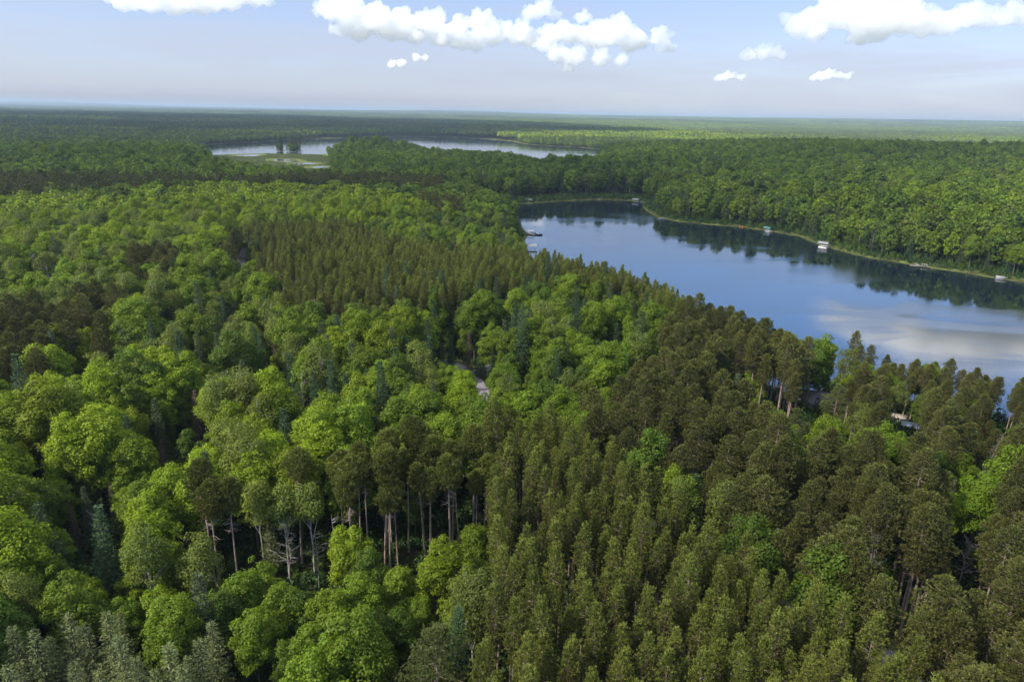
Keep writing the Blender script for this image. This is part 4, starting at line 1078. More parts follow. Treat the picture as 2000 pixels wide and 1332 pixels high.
# instanced forest: points with attributes, one of the source trees on each
SRCCOL = {}
def instancer(name, pts, rot, scl, idx, sources, label, cat):
    """one stuff object whose nodes set source tree idx on every point"""
    me = bpy.data.meshes.new(name); me.vertices.add(len(pts)); me.vertices.foreach_set('co', np.asarray(pts, np.float32).ravel())
    a = me.attributes.new('rot', 'FLOAT_VECTOR', 'POINT'); a.data.foreach_set('vector', np.asarray(rot, np.float32).ravel())
    a = me.attributes.new('scl', 'FLOAT_VECTOR', 'POINT'); a.data.foreach_set('vector', np.asarray(scl, np.float32).ravel())
    a = me.attributes.new('idx', 'INT', 'POINT'); a.data.foreach_set('value', np.asarray(idx, np.int32))
    o = link(name, me)
    c = bpy.data.collections.new(name + '_sources')
    for i, m_ in enumerate(sources):
        so = bpy.data.objects.new('%s_source_%03d' % (name, i), m_); c.objects.link(so)
    g = bpy.data.node_groups.new(name, 'GeometryNodeTree')
    g.interface.new_socket('Geometry', in_out='INPUT', socket_type='NodeSocketGeometry'); g.interface.new_socket('Geometry', in_out='OUTPUT', socket_type='NodeSocketGeometry')
    gi = g.nodes.new('NodeGroupInput'); go = g.nodes.new('NodeGroupOutput')
    ci = g.nodes.new('GeometryNodeCollectionInfo'); ci.inputs[0].default_value = c; ci.inputs[1].default_value = True; ci.inputs[2].default_value = True
    ip = g.nodes.new('GeometryNodeInstanceOnPoints'); ip.inputs['Pick Instance'].default_value = True
    def na(nm, ty):
        n = g.nodes.new('GeometryNodeInputNamedAttribute'); n.data_type = ty; n.inputs[0].default_value = nm
        return [s for s in n.outputs if s.enabled and s.name == 'Attribute'][0]
    g.links.new(gi.outputs[0], ip.inputs['Points']); g.links.new(ci.outputs[0], ip.inputs['Instance'])
    g.links.new(na('idx', 'INT'), ip.inputs['Instance Index']); g.links.new(na('rot', 'FLOAT_VECTOR'), ip.inputs['Rotation']); g.links.new(na('scl', 'FLOAT_VECTOR'), ip.inputs['Scale'])
    g.links.new(ip.outputs[0], go.inputs[0])
    md = o.modifiers.new('trees', 'NODES'); md.node_group = g
    tag(o, label, cat, kind='stuff')
    return o

FOREST = [('broadleaf_forest', ('maple_bright', 'maple_mid', 'maple_deep', 'aspen'), 'unbroken green broadleaf canopy rolling back from the near maples to the far lake', 'forest'),
          ('pine_forest', ('pine', 'oldpine', 'edgepine'), 'brownish olive pine stands behind the nearest pines', 'forest'),
          ('spruce_forest', ('spruce', 'bluespruce', 'tamarack'), 'dark spruces mixed into the far woods and around the lakes', 'forest')]
for name, kinds, lab, cat in FOREST:
    srcs, P, Rt, Sc, Ix = [], [], [], [], []
    for kd in kinds:
        B = np.array(REST[kd]).reshape(-1, 4)
        if not len(B): continue
        r = np.hypot(B[:, 0], B[:, 1])
        hd0 = len(srcs)
        for i in range(len(SRC[kd])):
            srcs.append(joined(*SRC[kd][i], kd + '_near'))
        lo0 = len(srcs); L = LOW.get(kd, SRC[kd])
        for i in range(len(L)): srcs.append(joined(*L[i], kd + '_far'))
        lim = 430
        ix = np.where(r < lim, hd0 + rng.integers(0, len(SRC[kd]), len(B)), lo0 + rng.integers(0, len(L), len(B)))
        P.append(B[:, :3] - np.array([0, 0, .2])); n = len(B)
        Rt.append(np.stack([rng.normal(0, .03, n), rng.normal(0, .03, n), rng.uniform(0, 6.28, n)], 1))
        s = B[:, 3]; Sc.append(np.stack([s * rng.uniform(.92, 1.1, n), s * rng.uniform(.92, 1.1, n), s * rng.uniform(.93, 1.07, n)], 1)); Ix.append(ix)
    if P:
        P, Rt, Sc, Ix = map(np.concatenate, (P, Rt, Sc, Ix)); print(name, len(P))
        instancer(name, P, Rt, Sc, Ix, srcs, lab, cat)

# distant forest: 60 m and 240 m patches of small crowns
def patch(seed, size, spacing, mixk, leaf, nleaf, flat=1.0):
    g = np.random.default_rng(seed); b = MB()
    n = int(size / spacing)
    for i in range(n):
        for j in range(n):
            x = (i + .5 + g.uniform(-.4, .4)) * spacing - size / 2; y = (j + .5 + g.uniform(-.4, .4)) * spacing - size / 2
            k = mixk[int(g.integers(0, len(mixk)))]; H = 17 * g.uniform(.8, 1.15); R = spacing * .62
            if 'spruce' in k or 'pine' in k:
                q = g.uniform(0, 1, nleaf); th = g.uniform(0, 6.28, nleaf); rr = R * .62 * (q * .85 + .12)
                C = np.stack([x + np.cos(th) * rr, y + np.sin(th) * rr, H * 1.05 - q * 12], 1)
                nn = nrm(np.stack([np.cos(th), np.sin(th), .5 + 0 * q], 1) + g.normal(0, .3, (nleaf, 3)))
                rhombs(b, g, C, nn, leaf * .8, .6, k)
            else:
                q = rdir(g, nleaf, -.15); C = q * np.array([R, R, 5.2]) * g.uniform(.75, 1.05, nleaf)[:, None] + np.array([x, y, H - 5.5])
                rhombs(b, g, C, nrm(q + g.normal(0, .35, q.shape)), leaf, .75, k)
    return b.mesh('forest_patch')
BL = ['maple_mid', 'maple_deep', 'maple_bright', 'maple_bright', 'aspen', 'spruce']  # bright maple doubled: sunlight of the far right put into leaf colour
CO = ['spruce', 'spruce', 'spruce_blue', 'maple_deep', 'pine_dark']
MX = ['maple_deep', 'spruce', 'maple_mid', 'pine', 'spruce_blue', 'aspen']
PA = [patch(300 + i, 64, 7.0, m_, 1.25, 44) for i, m_ in enumerate((BL, BL, CO, CO, MX, MX, MX))]
PB = [patch(320 + i, 256, 12.5, m_, 3.4, 16) for i, m_ in enumerate((BL, CO, MX, MX))]
def ring(r0, r1, s, amax=44):
    xs = np.arange(-r1, r1, s); X, Y = np.meshgrid(xs, np.arange(0, r1, s)); X = X.ravel(); Y = Y.ravel(); r = np.hypot(X, Y)
    k = (r >= r0) & (r < r1) & (np.degrees(np.arctan2(np.abs(X), Y)) < amax)
    return X[k], Y[k]
g = np.random.default_rng(55)
X, Y = ring(R1 + 10, 6500, 60); wd = water_d(X, Y); k = (wd > 38) & (sdist(MARSH2, X, Y) > 30); X, Y, wd = X[k], Y[k], wd[k]
X2, Y2 = ring(6500, 24000, 250)
px, py = to_px(X, Y, np.full(X.shape, 20.0)); nz = vnoise(X, Y, 700, 5.5, 2.2)
con = nz + .25 * (px < 900) - .1 - .2 * (px > 1200)  # more bright broadleaf patches on the right paint its sunlit band
ixa = np.where(con > .62, 2 + g.integers(0, 2, len(X)), np.where(con > .3, 4 + g.integers(0, 3, len(X)), g.integers(0, 2, len(X))))
ixb = 7 + g.integers(0, 4, len(X2))
XX = np.concatenate([X, X2]); YY = np.concatenate([Y, Y2]); ZZ = height(XX, YY); n = len(XX); print('patches', n)
sc_ = np.stack([np.full(n, 1.02), np.full(n, 1.02), g.uniform(.92, 1.12, n)], 1)
instancer('distant_forest', np.stack([XX, YY, ZZ - .5], 1), np.stack([0 * XX, 0 * XX, g.integers(0, 4, n) * math.pi / 2 + 0.0], 1), sc_, np.concatenate([ixa, ixb]), PA + PB,
          'endless forest fading blue towards the horizon beyond the far lake', 'forest')

# undergrowth: low leafy saplings between the trunks
def bush(seed, R, H, mat, n=170, leaf=.26):
    g = np.random.default_rng(seed); b = MB(); q = rdir(g, n, -.2)
    C = q * np.array([R, R, H]) * (g.uniform(.45, 1.05, n) * (1 + .3 * np.sin(q[:, 0] * 5 + seed)))[:, None] + np.array([0, 0, H * .35])
    rhombs(b, g, C, nrm(q * .6 + np.array([0, 0, .5]) + g.normal(0, .5, q.shape)), leaf, .65, mat)
    return b
UB = [bush(1, 1.3, 1.6, 'under').mesh('bush'), bush(2, 1.0, 2.6, 'under').mesh('bush'), bush(3, 1.7, 1.1, 'under').mesh('bush'), bush(4, 1.0, 2.2, 'maple_deep').mesh('bush')]
X, Y = jitter_grid(2.3, 850, 31, 30)
wd = water_d(X, Y); k = (wd > 2.0) & ((np.hypot(X, Y) < 400) | (wd < 26)) & (ldist(ROAD, X, Y) > 4.6) & (ldist(DRIVE, X, Y) > 3) & (sdist(MEADOW, X, Y) > 1)
for (vx, vy) in ((475, 1310),): k &= np.hypot(X - gp(vx, vy)[0], Y - gp(vx, vy)[1]) > 4
px, py = pxtop(X, Y, 20.0 + height(X, Y)); k &= rng.random(X.size) < np.where(in_zone(px, py, 'plantation', 'edge'), .45, .85)
X, Y = X[k], Y[k]; n = len(X); s = rng.uniform(.5, 1.25, n)
instancer('undergrowth', np.stack([X, Y, height(X, Y)], 1), np.stack([0 * X, 0 * X, rng.uniform(0, 6.28, n)], 1), np.stack([s, s, s * rng.uniform(.7, 1.3, n)], 1), rng.integers(0, 4, n), UB,
          'dark leafy undergrowth and saplings on the forest floor', 'undergrowth')

# reeds and sedge along the banks and on the marsh
def tuft(seed, R, n=60, h=.9):
    g = np.random.default_rng(seed); b = MB(); a = g.uniform(0, 6.28, n); r = R * np.sqrt(g.uniform(0, 1, n))
    C = np.stack([r * np.cos(a), r * np.sin(a), 0 * a], 1); blades(b, g, C, np.array([0, 0, 1.]) + g.normal(0, .28, (n, 3)), h, .06, 'reed')
    return b.mesh('sedge')
TU = [tuft(1, 1.2), tuft(2, 1.5, 70, .7), tuft(3, 1.0, 50, 1.2)]
X, Y = jitter_grid(2.2, 1300, 33, 120); wd = water_d(X, Y); k = (wd > .3) & ((wd < np.maximum(7, strip(X, Y) * .9)) | (sdist(MARSH, X, Y) < 0) | (sdist(MEADOW, X, Y) < 3)) & (rng.random(X.size) < .6) & ~((sdist(MARSH, X, Y) < 10) & (wd < 14))
X, Y = X[k], Y[k]; n = len(X); s = rng.uniform(.5, 1.3, n); print('sedge', n)
instancer('shore_sedge', np.stack([X, Y, height(X, Y) - .05], 1), np.stack([0 * X, 0 * X, rng.uniform(0, 6.28, n)], 1), np.stack([s, s, s], 1), rng.integers(0, 3, n), TU,
          'yellow green sedge and reeds along the lake banks and on the marsh', 'sedge')

# ------------------------------------------------------------------ cabins, boats, docks
M['white'] = plain('white_paint', (.34, .34, .33), .4)
M['canvas_white'] = plain('white_canvas', (.25, .26, .27), .7)
M['canvas_teal'] = plain('teal_canvas', (.06, .17, .17), .7)
M['alu'] = plain('aluminium', (.55, .56, .58), .35, .6)
M['wood'] = plain('weathered_wood', (.34, .30, .25), .8, noise=.3)
M['wood_brown'] = plain('brown_wood', (.2, .13, .085), .8, noise=.3)
M['tan'] = plain('tan_vinyl', (.52, .43, .31), .6)
M['dark'] = plain('dark_cover', (.03, .03, .035), .6)
M['navy'] = plain('navy_stripe', (.03, .05, .12), .4)
M['orange'] = plain('orange_plastic', (.75, .22, .03), .45)
M['yellow'] = plain('yellow_plastic', (.75, .5, .03), .45)
M['roof_grey'] = plain('grey_shingles', (.23, .225, .235), .8, noise=.25, scale=6)
M['roof_blue'] = plain('pale_blue_metal_roof', (.50, .58, .66), .3, .3)
M['roof_tan'] = plain('tan_metal_roof', (.5, .42, .33), .5)
M['siding'] = plain('brown_siding', (.24, .17, .11), .7)
M['glass'] = plain('window_glass', (.03, .04, .05), .08)

def wloc(px, py, z=0.0):
    x, y = gp(px, py, z); return x, y
def heading(ax, ay, bx, by):
    """yaw that turns +X along the plan direction from photo spot a to photo spot b"""
    x1, y1 = gp(ax, ay); x2, y2 = gp(bx, by); return math.atan2(y2 - y1, x2 - x1)
def part(mb, name, parent, smooth=False):
    o = link(name, mb.mesh(name, smooth), parent); return o

def hull_mb(L, Wd, Hh, mat, flatstern=True, z0=0.0, inner=True):
    b = MB(); n = 12; k = 7; V = []
    for i in range(n + 1):
        t = i / n; x = -L / 2 + L * t
        w = Wd / 2 * (1 - max(0, (t - .45) / .55) ** 2.2) * (1 if flatstern else min(1, (t / .35)) ** .6) + .01
        sh = Hh * (1 + .25 * t ** 2)
        for j in range(k):
            a = -math.pi / 2 + math.pi * j / (k - 1); y = math.sin(a) * w; z = sh * (1 - math.cos(a) ** .6 * (1 - .1))
            V.append((x, y, z0 + (z if abs(a) > .01 else sh * .1)))
    F = [(i * k + j, (i + 1) * k + j, (i + 1) * k + j + 1, i * k + j + 1) for i in range(n) for j in range(k - 1)]
    b.faces(V, F, mat); m = len(V)
    # stern board and inner floor
    V2 = [V[0], V[k - 1], (V[k - 1][0], V[k - 1][1] * .7, z0 + Hh * .12), (V[0][0], V[0][1] * .7, z0 + Hh * .12)]
    b.quads([V2], mat)
    b.quads([[(-L * .48, -Wd * .38, z0 + Hh * .45), (L * .2, -Wd * .38, z0 + Hh * .45), (L * .2, Wd * .38, z0 + Hh * .45), (-L * .48, Wd * .38, z0 + Hh * .45)]], mat)
    return b

def pontoon(px, py, yaw, L=7.2, cover='canvas_white', label='', group=None, bimini=True):
    x, y = wloc(px, py); o = empty('pontoon_boat', (x, y, 0), yaw); tag(o, label, 'pontoon boat', group)
    for s in (-1, 1):
        b = MB(); b.tube([(-L / 2, s * .85, .1), (L / 2 - .6, s * .85, .1), (L / 2, s * .85, .25)], [.32, .32, .05], 'alu', 10); part(b, 'float', o, True)
    b = MB(); b.box((-.1, 0, .5), (L - .5, 2.5, .14), 'tan'); part(b, 'deck', o)
    for nm, c, sz in (('railing', (0, -1.22, .9), (L - .9, .05, .62)), ('railing', (0, 1.22, .9), (L - .9, .05, .62)), ('railing', (L / 2 - .5, 0, .9), (.05, 2.3, .62)), ('railing', (-L / 2 + .5, 0, .9), (.05, 2.3, .62))):
        b = MB(); b.box(c, sz, 'white'); b.box((c[0], c[1] * 1.01, c[2] - .1), (sz[0] * 1.002, sz[1] * 1.4, .12), 'navy'); part(b, nm, o)
    for c in ((-L * .3, -.8), (-L * .3, .8), (L * .28, -.8), (L * .28, .8)):
        b = MB(); b.box((c[0], c[1], .8), (1.3, .6, .42), 'white'); b.box((c[0] - .5, c[1], 1.15), (.2, .6, .35), 'tan'); part(b, 'seat', o)
    b = MB(); b.box((0, .5, .95), (.6, .6, .8), 'white'); part(b, 'console', o)
    if bimini:
        b = MB(); c = []
        for i in range(7):
            a = -1 + 2 * i / 6; c.append((a * 1.25, 2.5 - .22 * a * a))
        V = [(xx, yy, zz) for xx in (-L * .3, L * .25) for (yy, zz) in c] + [(xx, yy, zz + .06) for xx in (-L * .3, L * .25) for (yy, zz) in c]
        F = [(i, i + 1, 8 + i, 7 + i) for i in range(6)] + [(14 + i, 21 + i, 22 + i, 15 + i) for i in range(6)] + [(0, 7, 21, 14), (6, 20, 27, 13)]
        b.faces(V, F, cover)
        for xx in (-L * .3, L * .25):
            for yy in (-1.2, 1.2): b.tube([(xx, yy, .6), (xx, yy, 2.3)], [.03, .03], 'alu', 4)
        part(b, 'canopy', o)
    b = MB(); b.box((-L / 2 - .1, 0, .6), (.45, .4, .9), 'dark'); part(b, 'motor', o)
    return o

def lift(px, py, yaw, L=7.5, Wd=3.2, H=3.0, cover='canvas_white', label='', group=None):
    H = H * .78; x, y = wloc(px, py); o = empty('boat_lift', (x, y, 0), yaw); tag(o, label, 'boat lift', group)
    for sx in (-1, 1):
        for sy in (-1, 1):
            b = MB(); b.tube([(sx * L * .36, sy * Wd / 2, -1.2), (sx * L * .36, sy * Wd / 2, H)], [.06, .06], 'alu', 6); part(b, 'post', o)
    b = MB()
    for sx in (-1, 1): b.tube([(sx * L * .36, -Wd / 2, .35), (sx * L * .36, Wd / 2, .35)], [.06, .06], 'alu', 5)
    for sy in (-1, 1): b.tube([(-L * .36, sy * Wd / 2, .35), (L * .36, sy * Wd / 2, .35)], [.06, .06], 'alu', 5)
    part(b, 'cradle', o)
    b = MB(); k = 9; V = []
    for xx in (-L / 2, L / 2):
        for i in range(k):
            a = -1 + 2 * i / (k - 1); V.append((xx, a * (Wd / 2 + .15), H + .55 * (1 - a * a) - (.45 if abs(a) == 1 else 0)))
    V += [(a, b_, c_ - .05) for a, b_, c_ in V]
    F = [(i, i + 1, k + i + 1, k + i) for i in range(k - 1)] + [(2 * k + i, 3 * k + i, 3 * k + i + 1, 2 * k + i + 1) for i in range(k - 1)]
    F += [(0, k, 3 * k, 2 * k), (k - 1, 3 * k - 1, 4 * k - 1, 2 * k - 1)]
    b.faces(V, F, cover); part(b, 'canopy', o)
    return o

def dock(px, py, yaw, L, label, Wd=1.3, group=None, mat='wood', ell_=None):
    x, y = wloc(px, py); o = empty('dock', (x, y, 0), yaw); tag(o, label, 'dock', group)
    b = MB(); n = int(L / .5)
    for i in range(n): b.box((i * .5 + .25, 0, .52), (.44, Wd, .06), mat)
    for s in (-1, 1): b.box((L / 2, s * (Wd / 2 - .08), .44), (L, .08, .1), mat)
    part(b, 'deck', o)
    for i in range(max(2, int(L / 3)) + 1):
        for s in (-1, 1):
            b = MB(); xx = L * i / max(2, int(L / 3)); b.tube([(xx, s * Wd / 2 * .98, -1.3), (xx, s * Wd / 2 * .98, 1.0)], [.05, .05], 'alu', 5); part(b, 'post', o)
    if ell_:
        a, w = ell_; b = MB()
        for i in range(int(a / .5)): b.box((L + w / 2, -a / 2 + i * .5 + .25, .525), (w, .44, .06), mat)
        part(b, 'platform', o)
    return o

def motorboat(px, py, yaw, L=5.2, mat='white', label='', group=None, cover=None):
    x, y = wloc(px, py); o = empty('motorboat', (x, y, 0), yaw); tag(o, label, 'motorboat', group)
    part(hull_mb(L, 2.0, .75, mat, z0=-.12), 'hull', o, False)
    b = MB(); b.quads([[(L * .08, -.7, .75), (L * .08, .7, .75), (-L * .02, .62, 1.2), (-L * .02, -.62, 1.2)]], 'glass'); part(b, 'windscreen', o)
    for c in (-.5, .5):
        b = MB(); b.box((-L * .15, c, .65), (.5, .5, .4), 'tan'); b.box((-L * .15 - .22, c, .95), (.1, .5, .4), 'tan'); part(b, 'seat', o)
    b = MB(); b.box((-L / 2 - .15, 0, .55), (.35, .35, .9), 'dark'); part(b, 'motor', o)
    if cover:
        b = MB(); b.box((L * .1, 0, .9), (L * .55, 1.6, .14), cover); part(b, 'cover', o)
    return o

def kayak(px, py, yaw, mat, label, L=3.6, z=None):
    x, y = wloc(px, py, .8 if z is None else z); zz = float(height(np.array([x]), np.array([y]))[0]) if z is None else z
    o = empty('kayak', (x, y, zz), yaw); tag(o, label, 'kayak')
    b = MB(); n = 12; k = 8; V = []
    for i in range(n + 1):
        t = i / n; w = .42 * math.sin(math.pi * min(max(t, .02), .98)) ** .6
        for j in range(k):
            a = 2 * math.pi * j / k; V.append((-L / 2 + L * t, math.cos(a) * w, .22 + math.sin(a) * .2 * (w / .42) ** .5 + .12 * (2 * t - 1) ** 4))
    F = [(i * k + j, (i + 1) * k + j, (i + 1) * k + (j + 1) % k, i * k + (j + 1) % k) for i in range(n) for j in range(k)]
    b.faces(V, F, mat); part(b, 'hull', o, True)
    b = MB(); b.tube([(-.5, 0, .44), (.4, 0, .44)], [.22, .2], 'dark', 8); part(b, 'cockpit', o)
    return o

def chair(px, py, yaw, label, z=.56, mat='white'):
    x, y = wloc(px, py, z); o = empty('lawn_chair', (x, y, z), yaw); tag(o, label, 'chair', 'white chairs on the dock')
    b = MB(); b.box((0, 0, .38), (.62, .6, .06), mat); part(b, 'seat', o)
    b = MB(); b.quads([[(-.3, -.3, .38), (-.3, .3, .38), (-.52, .3, 1.05), (-.52, -.3, 1.05)], [(-.34, -.3, .38), (-.56, -.3, 1.05), (-.56, .3, 1.05), (-.34, .3, .38)]], mat); part(b, 'backrest', o)
    for sx in (-.26, .26):
        for sy in (-.27, .27):
            b = MB(); b.box((sx, sy, .18), (.06, .06, .36), mat); part(b, 'leg', o)
    for sy in (-.33, .33):
        b = MB(); b.box((0, sy, .6), (.6, .08, .04), mat); part(b, 'armrest', o)
    return o

def cabin(px, py, zb, yaw, L, Wd, Hw, Hr, roof, label, name='cabin', wall='siding', overhang=.5, ridge_z=None):
    """px,py: photo spot of the roof ridge's middle"""
    zr = zb + Hw + Hr
    for _ in range(5):
        x, y = gp(px, py, zr); g0 = float(height(np.array([x]), np.array([y]))[0]); zr = g0 + Hw + Hr
    o = empty(name, (x, y, g0 - .2), yaw); tag(o, label, name.replace('_', ' '))
    b = MB(); t_ = .2
    b.box((0, Wd / 2 - t_ / 2, Hw / 2), (L, t_, Hw), wall); b.box((0, -Wd / 2 + t_ / 2, Hw / 2), (L, t_, Hw), wall)
    for s in (-1, 1):
        b.box((s * (L / 2 - t_ / 2), 0, Hw / 2), (t_, Wd - 2 * t_, Hw), wall)
        b.faces([(s * L / 2, -Wd / 2, Hw), (s * L / 2, Wd / 2, Hw), (s * L / 2, .02, Hw + Hr - .03), (s * L / 2, -.02, Hw + Hr - .03)], [(0, 1, 2, 3)], wall)
    part(b, 'wall', o)
    b = MB()
    for s in (-1, 1):
        e = s * (Wd / 2 + overhang); dz = Hr * overhang / (Wd / 2)
        xs = L / 2 + overhang
        V = [(-xs, 0, Hw + Hr + .03), (xs, 0, Hw + Hr + .03), (xs, e, Hw - dz + .03), (-xs, e, Hw - dz + .03)]
        V2 = [(a, c, d_ + .16) for a, c, d_ in V]
        b.faces(V + V2, [(0, 1, 2, 3), (4, 7, 6, 5), (0, 4, 5, 1), (1, 5, 6, 2), (2, 6, 7, 3), (3, 7, 4, 0)], roof)
    r_ = part(b, 'roof', o)
    if name == 'cabin':
        b = MB(); b.box((L * .22, Wd * .12, Hw + Hr + .3), (.6, .6, 1.3), 'roof_tan'); part(b, 'chimney', r_)
    for i in range(2):
        b = MB(); b.box((-L * .25 + i * L * .5, -Wd / 2 - .03, Hw * .55), (1.2, .06, 1.0), 'glass'); w_ = part(b, 'window', o)
        b = MB()
        for c, s_ in (((0, .55), (1.36, .1)), ((0, -.55), (1.36, .1)), ((-.63, 0), (.1, 1.0)), ((.63, 0), (.1, 1.0))): b.box((-L * .25 + i * L * .5 + c[0], -Wd / 2 - .05, Hw * .55 + c[1]), (s_[0], .09, s_[1]), 'white')
        part(b, 'frame', w_)
    b = MB(); b.box((0, -Wd / 2 - .04, 1.05), (.95, .08, 2.0), 'white'); part(b, 'door', o)
    return o

cabin(1588, 762, 3, R_(-24), 9, 6.5, 2.6, 2.2, 'roof_grey', 'brown cabin whose grey gable roof shows between green trees by the lake')
cabin(1781, 824, 3, R_(-28), 3.4, 2.4, 2.1, .5, 'roof_blue', 'small shed with a pale blue metal roof under the shore pines', 'shed')
cabin(1756, 808, 3, R_(-20), 3.4, 2.4, 2.3, .5, 'roof_tan', 'little shed with a tan roof just behind the blue roofed shed', 'shed', overhang=.3)

# along the top of the cove
lift(1032, 395, heading(1032, 395, 1060, 395), 6, 2.8, 3.0, label='white canopied boat lift at the top left of the cove')
pontoon(1032, 396.2, heading(1032, 395, 1060, 395), 6.6, label='white pontoon boat under the canopied lift at the top left of the cove', bimini=False)
motorboat(1123, 391.5, heading(1120, 390, 1140, 391), 5, label='small white boat moored midway along the top of the cove')
dock(1118, 389.5, heading(1118, 389.5, 1123, 392), 7, 'short grey dock beside the small white boat midway along the cove', 1.2)
motorboat(1168, 390.5, heading(1168, 390, 1180, 391), 4.2, 'tan', label='tiny pale boat drawn up on the cove bank between the two lifts')
lift(1242, 394.5, heading(1242, 394, 1262, 396), 6.2, 2.8, 3.0, label='white canopied boat lift at the top right of the cove')
dock(1252, 396, heading(1243, 396, 1262, 398), 9, 'grey dock running right from the lift at the top right of the cove')
# left bank
pontoon(1037, 458, heading(1037, 458, 1060, 459), 7, 'tan', label='cream pontoon boat moored at the point on the left bank')
motorboat(1053, 459.5, heading(1037, 459, 1060, 459), 4.2, 'dark', label='low dark boat tied right beside the cream pontoon boat')
dock(1025, 457, heading(1025, 457, 1045, 460.5), 8, 'narrow dock behind the cream pontoon boat on the left bank', 1.2)
lift(1037, 486, heading(1037, 486, 1060, 487), 7, 3.2, 2.8, label='white lift frame standing in the water just above the near pines')
# right bank
motorboat(1291, 429, heading(1291, 429, 1310, 430), 6, label='white boat with cover at the tip of the right bank', cover='canvas_white')
dock(1318, 426, heading(1318, 426, 1293, 428), 11, 'wooden dock leading from the right bank to the covered white boat')
o = motorboat(1447, 443.5, heading(1447, 443, 1460, 446), 4.2, 'orange', label='orange paddle boat at the foot of the dark trees on the right bank')
o.name = 'paddle_boat'; o['category'] = 'paddle boat'
dock(1458, 442, heading(1458, 442, 1448, 443), 6, 'small brown dock behind the orange paddle boat', 1.2, mat='wood_brown')
lift(1500, 452, heading(1500, 452, 1515, 456), 7, 3.2, 3.1, 'canvas_teal', label='boat lift with teal canopy on the right bank')
pontoon(1501, 453.5, heading(1500, 452, 1515, 456), 5.4, label='white pontoon boat moored under the teal canopy', bimini=False)
dock(1518, 452, heading(1518, 452, 1505, 454), 6, 'short dock beside the teal canopied lift', 1.2)
lift(1608, 482, heading(1600, 480, 1620, 483), 6.2, 2.8, 3.2, label='white canopied boat lift at the long dock on the right bank')
pontoon(1608, 484, heading(1600, 480, 1620, 483), 5.6, label='pontoon boat with dark rails under the white canopy at the long dock', bimini=False)
dock(1636, 478, heading(1636, 478, 1612, 482.5), 11, 'long grey dock running from the bank to the white canopied lift', 1.4)
dock(1787, 514, heading(1787, 514, 1797, 522.5), 9, 'weathered L shaped wooden dock with white chairs on the right bank', 2.0, ell_=(9.5, 3.0))
for i, (a, b_) in enumerate(((1800, 519), (1805, 519.7), (1810, 520.2))):
    chair(a, b_, heading(1800, 520, 1798, 530) + .3 * i - .3, ('leftmost', 'middle', 'rightmost')[i] + ' of three white lawn chairs on the L shaped dock')
motorboat(1788, 515.5, heading(1787, 514, 1800, 524), 4.8, 'alu', label='grey fishing boat beside the inner end of the L shaped dock')
pontoon(1955, 545, heading(1955, 545, 1980, 547), 5.4, label='grey white pontoon boat near the right edge of the view', bimini=False)
kayak(1974, 535.5, heading(1965, 535, 1985, 537), 'yellow', 'yellow kayak lying on the bank near the right edge of the view', 4.6)
dock(1982, 543, heading(1982, 543, 1966, 545), 6, 'brown dock beside the grey white pontoon boat', 1.3, mat='wood_brown')
# far lake
for (a, b_, lab) in ((402, 280.5, 'small white boat at the left end of the far lake'), (443, 279, 'white boat under the dark far shore left of the island'), (466, 277.5, 'white boat nearest the island on the dark far shore'),
                     (619, 273.5, 'white boat on the far shore right of the wooded island')):
    motorboat(a, b_, heading(a, b_, a + 10, b_), 8, label=lab)
cabin(683, 268.5, 8, .3, 5, 4, 2.6, 1.4, 'white', 'tiny white roofed cabin at the edge of the wooded peninsula')

# ------------------------------------------------------------------ clouds
cm_, t, out = new_mat('cumulus')
vs = N(t, 'ShaderNodeVolumeScatter'); vs.inputs['Color'].default_value = (.86, .88, .92, 1); vs.inputs['Density'].default_value = .0055; vs.inputs['Anisotropy'].default_value = .35
t.links.new(vs.outputs[0], out.inputs[1])
cl_, t, out = new_mat('thin_cumulus')
vs = N(t, 'ShaderNodeVolumeScatter'); vs.inputs['Color'].default_value = (1, 1, 1, 1); vs.inputs['Density'].default_value = .0016; vs.inputs['Anisotropy'].default_value = .35
t.links.new(vs.outputs[0], out.inputs[1])
TX = []
for nm, sz, dep in (('cloud_billows', 240, 2), ('cloud_puffs', 110, 2), ('cloud_curls', 48, 2)):
    tx = bpy.data.textures.new(nm, 'CLOUDS'); tx.noise_scale = sz; tx.noise_depth = dep; TX.append(tx)
def ico(sub=2):
    bmm = bmesh.new(); bmesh.ops.create_icosphere(bmm, subdivisions=sub, radius=1.0)
    V = np.array([v.co[:] for v in bmm.verts]); F = [[v.index for v in f.verts] for f in bmm.faces]; bmm.free(); return V, F
IV, IF = ico(1)
def ray_dir(px, py):
    d = FW * FPX + RT * (px - 1000) - UP * (py - 666); return d / math.hypot(d[0], d[1])
